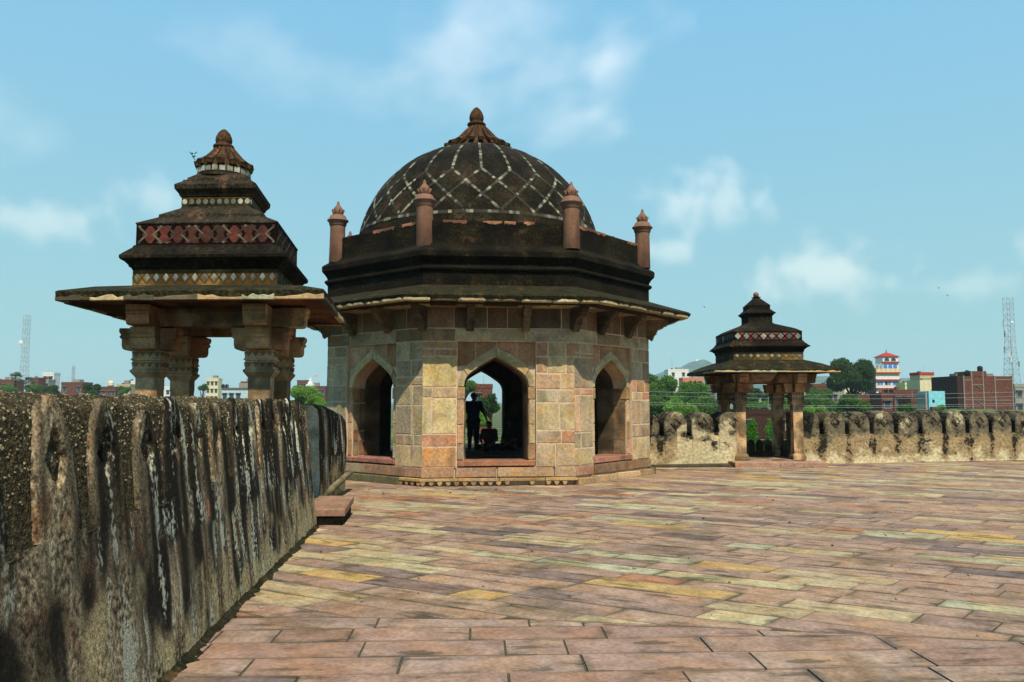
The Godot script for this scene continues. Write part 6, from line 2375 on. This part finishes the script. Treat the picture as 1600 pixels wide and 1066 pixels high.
func trees() -> void:
	rng.seed = 23
	spray = leaf_spray()
	var dark := L(52, 76, 32)
	var mid := L(72, 108, 40)
	var light := L(98, 138, 50)
	var T := [
		["broad_tree", "broad green tree standing close beside the right corner of the domed pavilion", 22.4, -118, 8.4, 3.4, 1, 10, 3600, 0.5],
		["broad_tree", "fresh green tree between the pavilion tree and the dull palm", 25.0, -108, 7.2, 3.0, 1, 10, 3200, 0.45],
		["broad_tree", "green tree filling the gap low beside the domed pavilion right corner", 18.0, -95, 5.4, 2.6, 1, 9, 2800, 0.4],
		["broad_tree", "smaller green tree left of the cluttered concrete building", 24.6, -98, 5.6, 2.5, 1, 9, 2600, 0.42],
		["broad_tree", "light green bushy tree just above the short merlon wall", 19.6, -88, 5.2, 2.4, 2, 9, 2800, 0.38],
		["big_tree", "big dark spreading tree left of the white tower house", 66.2, -150, 11.7, 5.0, 0, 14, 7000, 0.6],
		["round_bush", "dense round green bush in front of the big dark tree", 41.6, -95, 5.9, 2.6, 1, 10, 3400, 0.38],
		["broad_tree", "olive green tree right of the far chhatri roof", 51.5, -130, 7.0, 3.2, 1, 10, 3000, 0.48],
		["broad_tree", "small light tree right of the far chhatri pillars", 37.6, -95, 5.0, 1.8, 2, 8, 1700, 0.35],
		["broad_tree", "dark tree seen through the left half of the far chhatri", 33.6, -112, 7.6, 3.0, 0, 9, 2900, 0.45],
		["broad_tree", "dark tree seen through the right half of the far chhatri", 36.9, -106, 7.4, 3.0, 0, 9, 2900, 0.45],
		["broad_tree", "lower green tree seen through the far chhatri", 33.4, -99, 5.6, 2.5, 1, 9, 2300, 0.4],
		["broad_tree", "leafy tree close behind the left pillar of the far chhatri", 29.8, -97, 5.8, 1.6, 1, 6, 1300, 0.38],
		["broad_tree", "dark round tree just left of the near chhatri on the skyline", -98.3, -180, 9.2, 2.3, 0, 8, 1500, 0.5],
		["broad_tree", "small green tree right beside the near chhatri left pillar", -100.8, -200, 9.6, 1.7, 1, 6, 900, 0.45],
		["broad_tree", "small round tree seen between the near chhatri pillars", -88.4, -220, 10.6, 1.6, 1, 6, 800, 0.45],
		["broad_tree", "bright green tree between near chhatri and domed pavilion", -29.6, -110, 7.5, 2.2, 2, 8, 1900, 0.42],
		["broad_tree", "low bright green tree touching the pavilion left corner", -25.4, -100, 6.6, 1.6, 2, 7, 1400, 0.38],
		["broad_tree", "tall green tree filling the left of the centre arch view", -7.0, -110, 8.6, 2.2, 1, 8, 1800, 0.42],
		["broad_tree", "dark green tree behind the standing person in the arch view", -2.6, -85, 6.5, 1.5, 0, 7, 1500, 0.35],
		["broad_tree", "bright shrubby tree low in the centre arch view", -3.6, -78, 5.0, 1.6, 2, 7, 1500, 0.33],
		["round_bush", "small round light bush beside the cyan house", 58.4, -105, 5.8, 0.75, 2, 5, 700, 0.25],
		["broad_tree", "far small tree between white tower house and cream house", 129.8, -260, 12.3, 1.6, 0, 6, 500, 0.5],
		["hedge_tree", "low green tree under the palms at the left edge", -124.5, -190, 9.4, 2.4, 1, 8, 1100, 0.5],
		["hedge_tree", "low dark green tree right of the palms", -119.0, -191, 9.4, 2.3, 1, 8, 1100, 0.5],
		["hedge_tree", "low green tree before the wide brick house at the left", -113.8, -190, 9.2, 2.3, 0, 8, 1100, 0.5],
		["broad_tree", "green shrub growing over the foot of the cyan house", 60.5, -104, 5.3, 0.9, 1, 5, 700, 0.3],
		["broad_tree", "scrubby green growth on the earth bank under the big tree", 47.5, -93, 5.7, 1.1, 1, 5, 800, 0.3],
	]
	for q in T:
		var tone: Color = [dark, mid, light][q[6]]
		tree(q[0], q[1], Vector3(q[2], G, q[3]), crown(q[4], q[5], q[7]), q[5] * 0.09 + 0.06, tone, q[8], q[9])
	palm("taller of two palms under the left lattice mast", Vector3(-148.6, G, -230), 14.0, 1.9)
	palm("shorter of two palms under the left lattice mast", Vector3(-145.8, G, -232), 12.8, 1.6)
	palm("dull green palm rising before the salmon house under the hill", Vector3(32.9, G, -140), 9.3, 1.5)
	# clipped shrubs in the garden below the far chhatri
	for q in [[9.95, -32.0, 5.9, 0.27, "clipped bright green column shrub nearest the left pillar of the far chhatri"], [11.5, -34.0, 5.85, 0.40, "clipped green shrub beside the right pillar of the far chhatri"], [12.75, -35.0, 5.7, 0.35, "clipped green shrub right of the far chhatri pillar"]]:
		tree("clipped_shrub", q[4], Vector3(q[0], G, q[1]), [[Vector3(0, q[2] - 1.6, 0), Vector3(q[3], 1.7, q[3])], [Vector3(0, q[2] - 0.6, 0), Vector3(q[3] * 0.8, 0.62, q[3] * 0.8)]], 0.05, L(74, 130, 36), 900, 0.13, "shrub", "clipped shrubs below the far chhatri")


func _ready() -> void:
	# camera: eye height above the paving, looking slightly up
	var cam := Camera3D.new()
	cam.name = "camera"
	cam.position = Vector3(0, 1.65, 0)
	cam.rotation = Vector3(atan(95.0 / 1200.0), 0, 0)
	cam.fov = rad_to_deg(2 * atan(533.0 / 1200.0))
	cam.near = 0.05
	cam.far = 12000
	add_child(cam)
	cam.make_current()
	# sky with soft clouds
	var env := Environment.new()
	env.background_mode = Environment.BG_SKY
	env.tonemap_mode = Environment.TONE_MAPPER_LINEAR
	env.tonemap_exposure = 1.34
	env.sdfgi_enabled = true
	env.ssao_enabled = true
	env.ssil_enabled = true
	var sm := ProceduralSkyMaterial.new()
	sm.sky_top_color = Color8(116, 188, 240)
	sm.sky_horizon_color = Color8(172, 219, 217)
	sm.sky_curve = 0.3
	sm.ground_horizon_color = Color8(150, 180, 170)
	sm.ground_bottom_color = Color8(90, 96, 80)
	sm.sky_cover = clouds()
	sm.sky_energy_multiplier = 0.88
	sm.sky_cover_modulate = Color(1, 1, 1, 1)
	var sky := Sky.new()
	sky.sky_material = sm
	env.sky = sky
	env.fog_enabled = true
	env.fog_density = 0.00022
	env.fog_light_color = Color8(200, 226, 234)
	var we := WorldEnvironment.new()
	we.name = "environment"
	we.environment = env
	add_child(we)
	var sun := DirectionalLight3D.new()
	sun.name = "sun"
	var az := deg_to_rad(15)
	var el := deg_to_rad(53.5)
	var to_sun := Vector3(sin(az) * cos(el), sin(el), cos(az) * cos(el))
	sun.light_energy = 1.5
	sun.light_color = Color(1.0, 0.95, 0.86)
	sun.light_angular_distance = 0.5
	sun.sky_mode = DirectionalLight3D.SKY_MODE_LIGHT_ONLY
	sun.shadow_enabled = true
	add_child(sun)
	sun.look_at_from_position(to_sun * 50, Vector3.ZERO)
	materials()
	mat("pink_stone", L(142, 108, 90), M.stone_tri.albedo_texture, Vector3(1.6, 1.6, 1.6), 0.9, M.crust.heightmap_texture, 0.6)
	mat("pink_dark", L(150, 118, 98), M.crust.albedo_texture, Vector3(1.9, 1.9, 1.9), 0.95, M.crust.heightmap_texture, 0.6)
	paving()
	near_wall()
	left_gap()
	pavilion()
	near_chhatri()
	far_chhatri()
	far_walls()
	people()
	town()
	trees()


func clouds() -> ImageTexture:
	# a clear picture with cloud patches; each is given by its direction, size and strength
	var w := 2048
	var im := Image.create(w, w / 2, false, Image.FORMAT_RGBA8)
	im.fill(Color(1, 1, 1, 0))
	var n := noise(91, 0.035, 5)
	var n2 := noise(92, 0.012, 4)
	var patches := [
		# azimuth (right of ahead), elevation, half width, half height, strength, softness
		[-32.0, 11.4, 4.6, 2.1, 0.24, 0], [-25.2, 13.6, 3.4, 2.2, 0.20, 0], [14.6, 14.4, 5.4, 3.0, 0.27, 0], [11.8, 11.0, 2.8, 1.5, 0.24, 0], [22.0, 8.6, 5.6, 3.2, 0.30, 0], [30.8, 7.4, 3.6, 1.4, 0.16, 0],
		[-1.5, 26.0, 12.5, 7.5, 0.34, 1], [7.6, 24.5, 2.8, 5.0, 0.30, 1], [-15.5, 23.0, 9.0, 4.0, 0.18, 1], [36.0, 9.4, 3.0, 2.0, 0.25, 0], [-40, 18, 8, 4, 0.2, 1]]
	var r := RandomNumberGenerator.new()
	r.seed = 4
	for i in 26:
		patches.append([55.0 + i * 10.0 + r.randf_range(-4, 4), r.randf_range(8, 26), r.randf_range(4, 9), r.randf_range(2, 5), r.randf_range(0.15, 0.35), i % 2])
	for q in patches:
		var cx: float = (q[0] / 360.0) * w
		var cy: float = (0.5 - q[1] / 180.0) * w / 2
		var hx: float = q[2] / 360.0 * w * 1.25
		var hy: float = q[3] / 180.0 * w / 2 * 1.25
		for y in range(int(cy - hy), int(cy + hy)):
			for x in range(int(cx - hx), int(cx + hx)):
				var dx := (x - cx) / hx * 1.25
				var dy := (y - cy) / hy * 1.25
				var v: float
				if q[5] == 0:
					# heaped clouds: flat soft foot, round knotted tops
					var foot := 1.0 if dy < 0 else 1.25
					var d := sqrt(dx * dx + dy * dy * foot)
					v = ss(0.0, 0.95, 1.0 - d + n.get_noise_2d(x * 1.6, y * 1.6) * 0.62)
					v *= 1.0 - 0.55 * ss(-0.2, 1.0, dy)
				else:
					var d := sqrt(dx * dx + dy * dy)
					v = ss(0.0, 1.1, 1.0 - d + n2.get_noise_2d(x * 1.0 + y * 0.5, y * 1.6) * 0.9) * (0.7 + 0.5 * n.get_noise_2d(x * 0.6, y * 0.9))
				v *= q[4]
				if v > 0.004:
					var px := posmod(x, w)
					var old := im.get_pixel(px, y).a
					im.set_pixel(px, y, Color(1, 0.86, 0.72, clampf(old + v * (1 - old), 0, 1)))
	return ImageTexture.create_from_image(im)
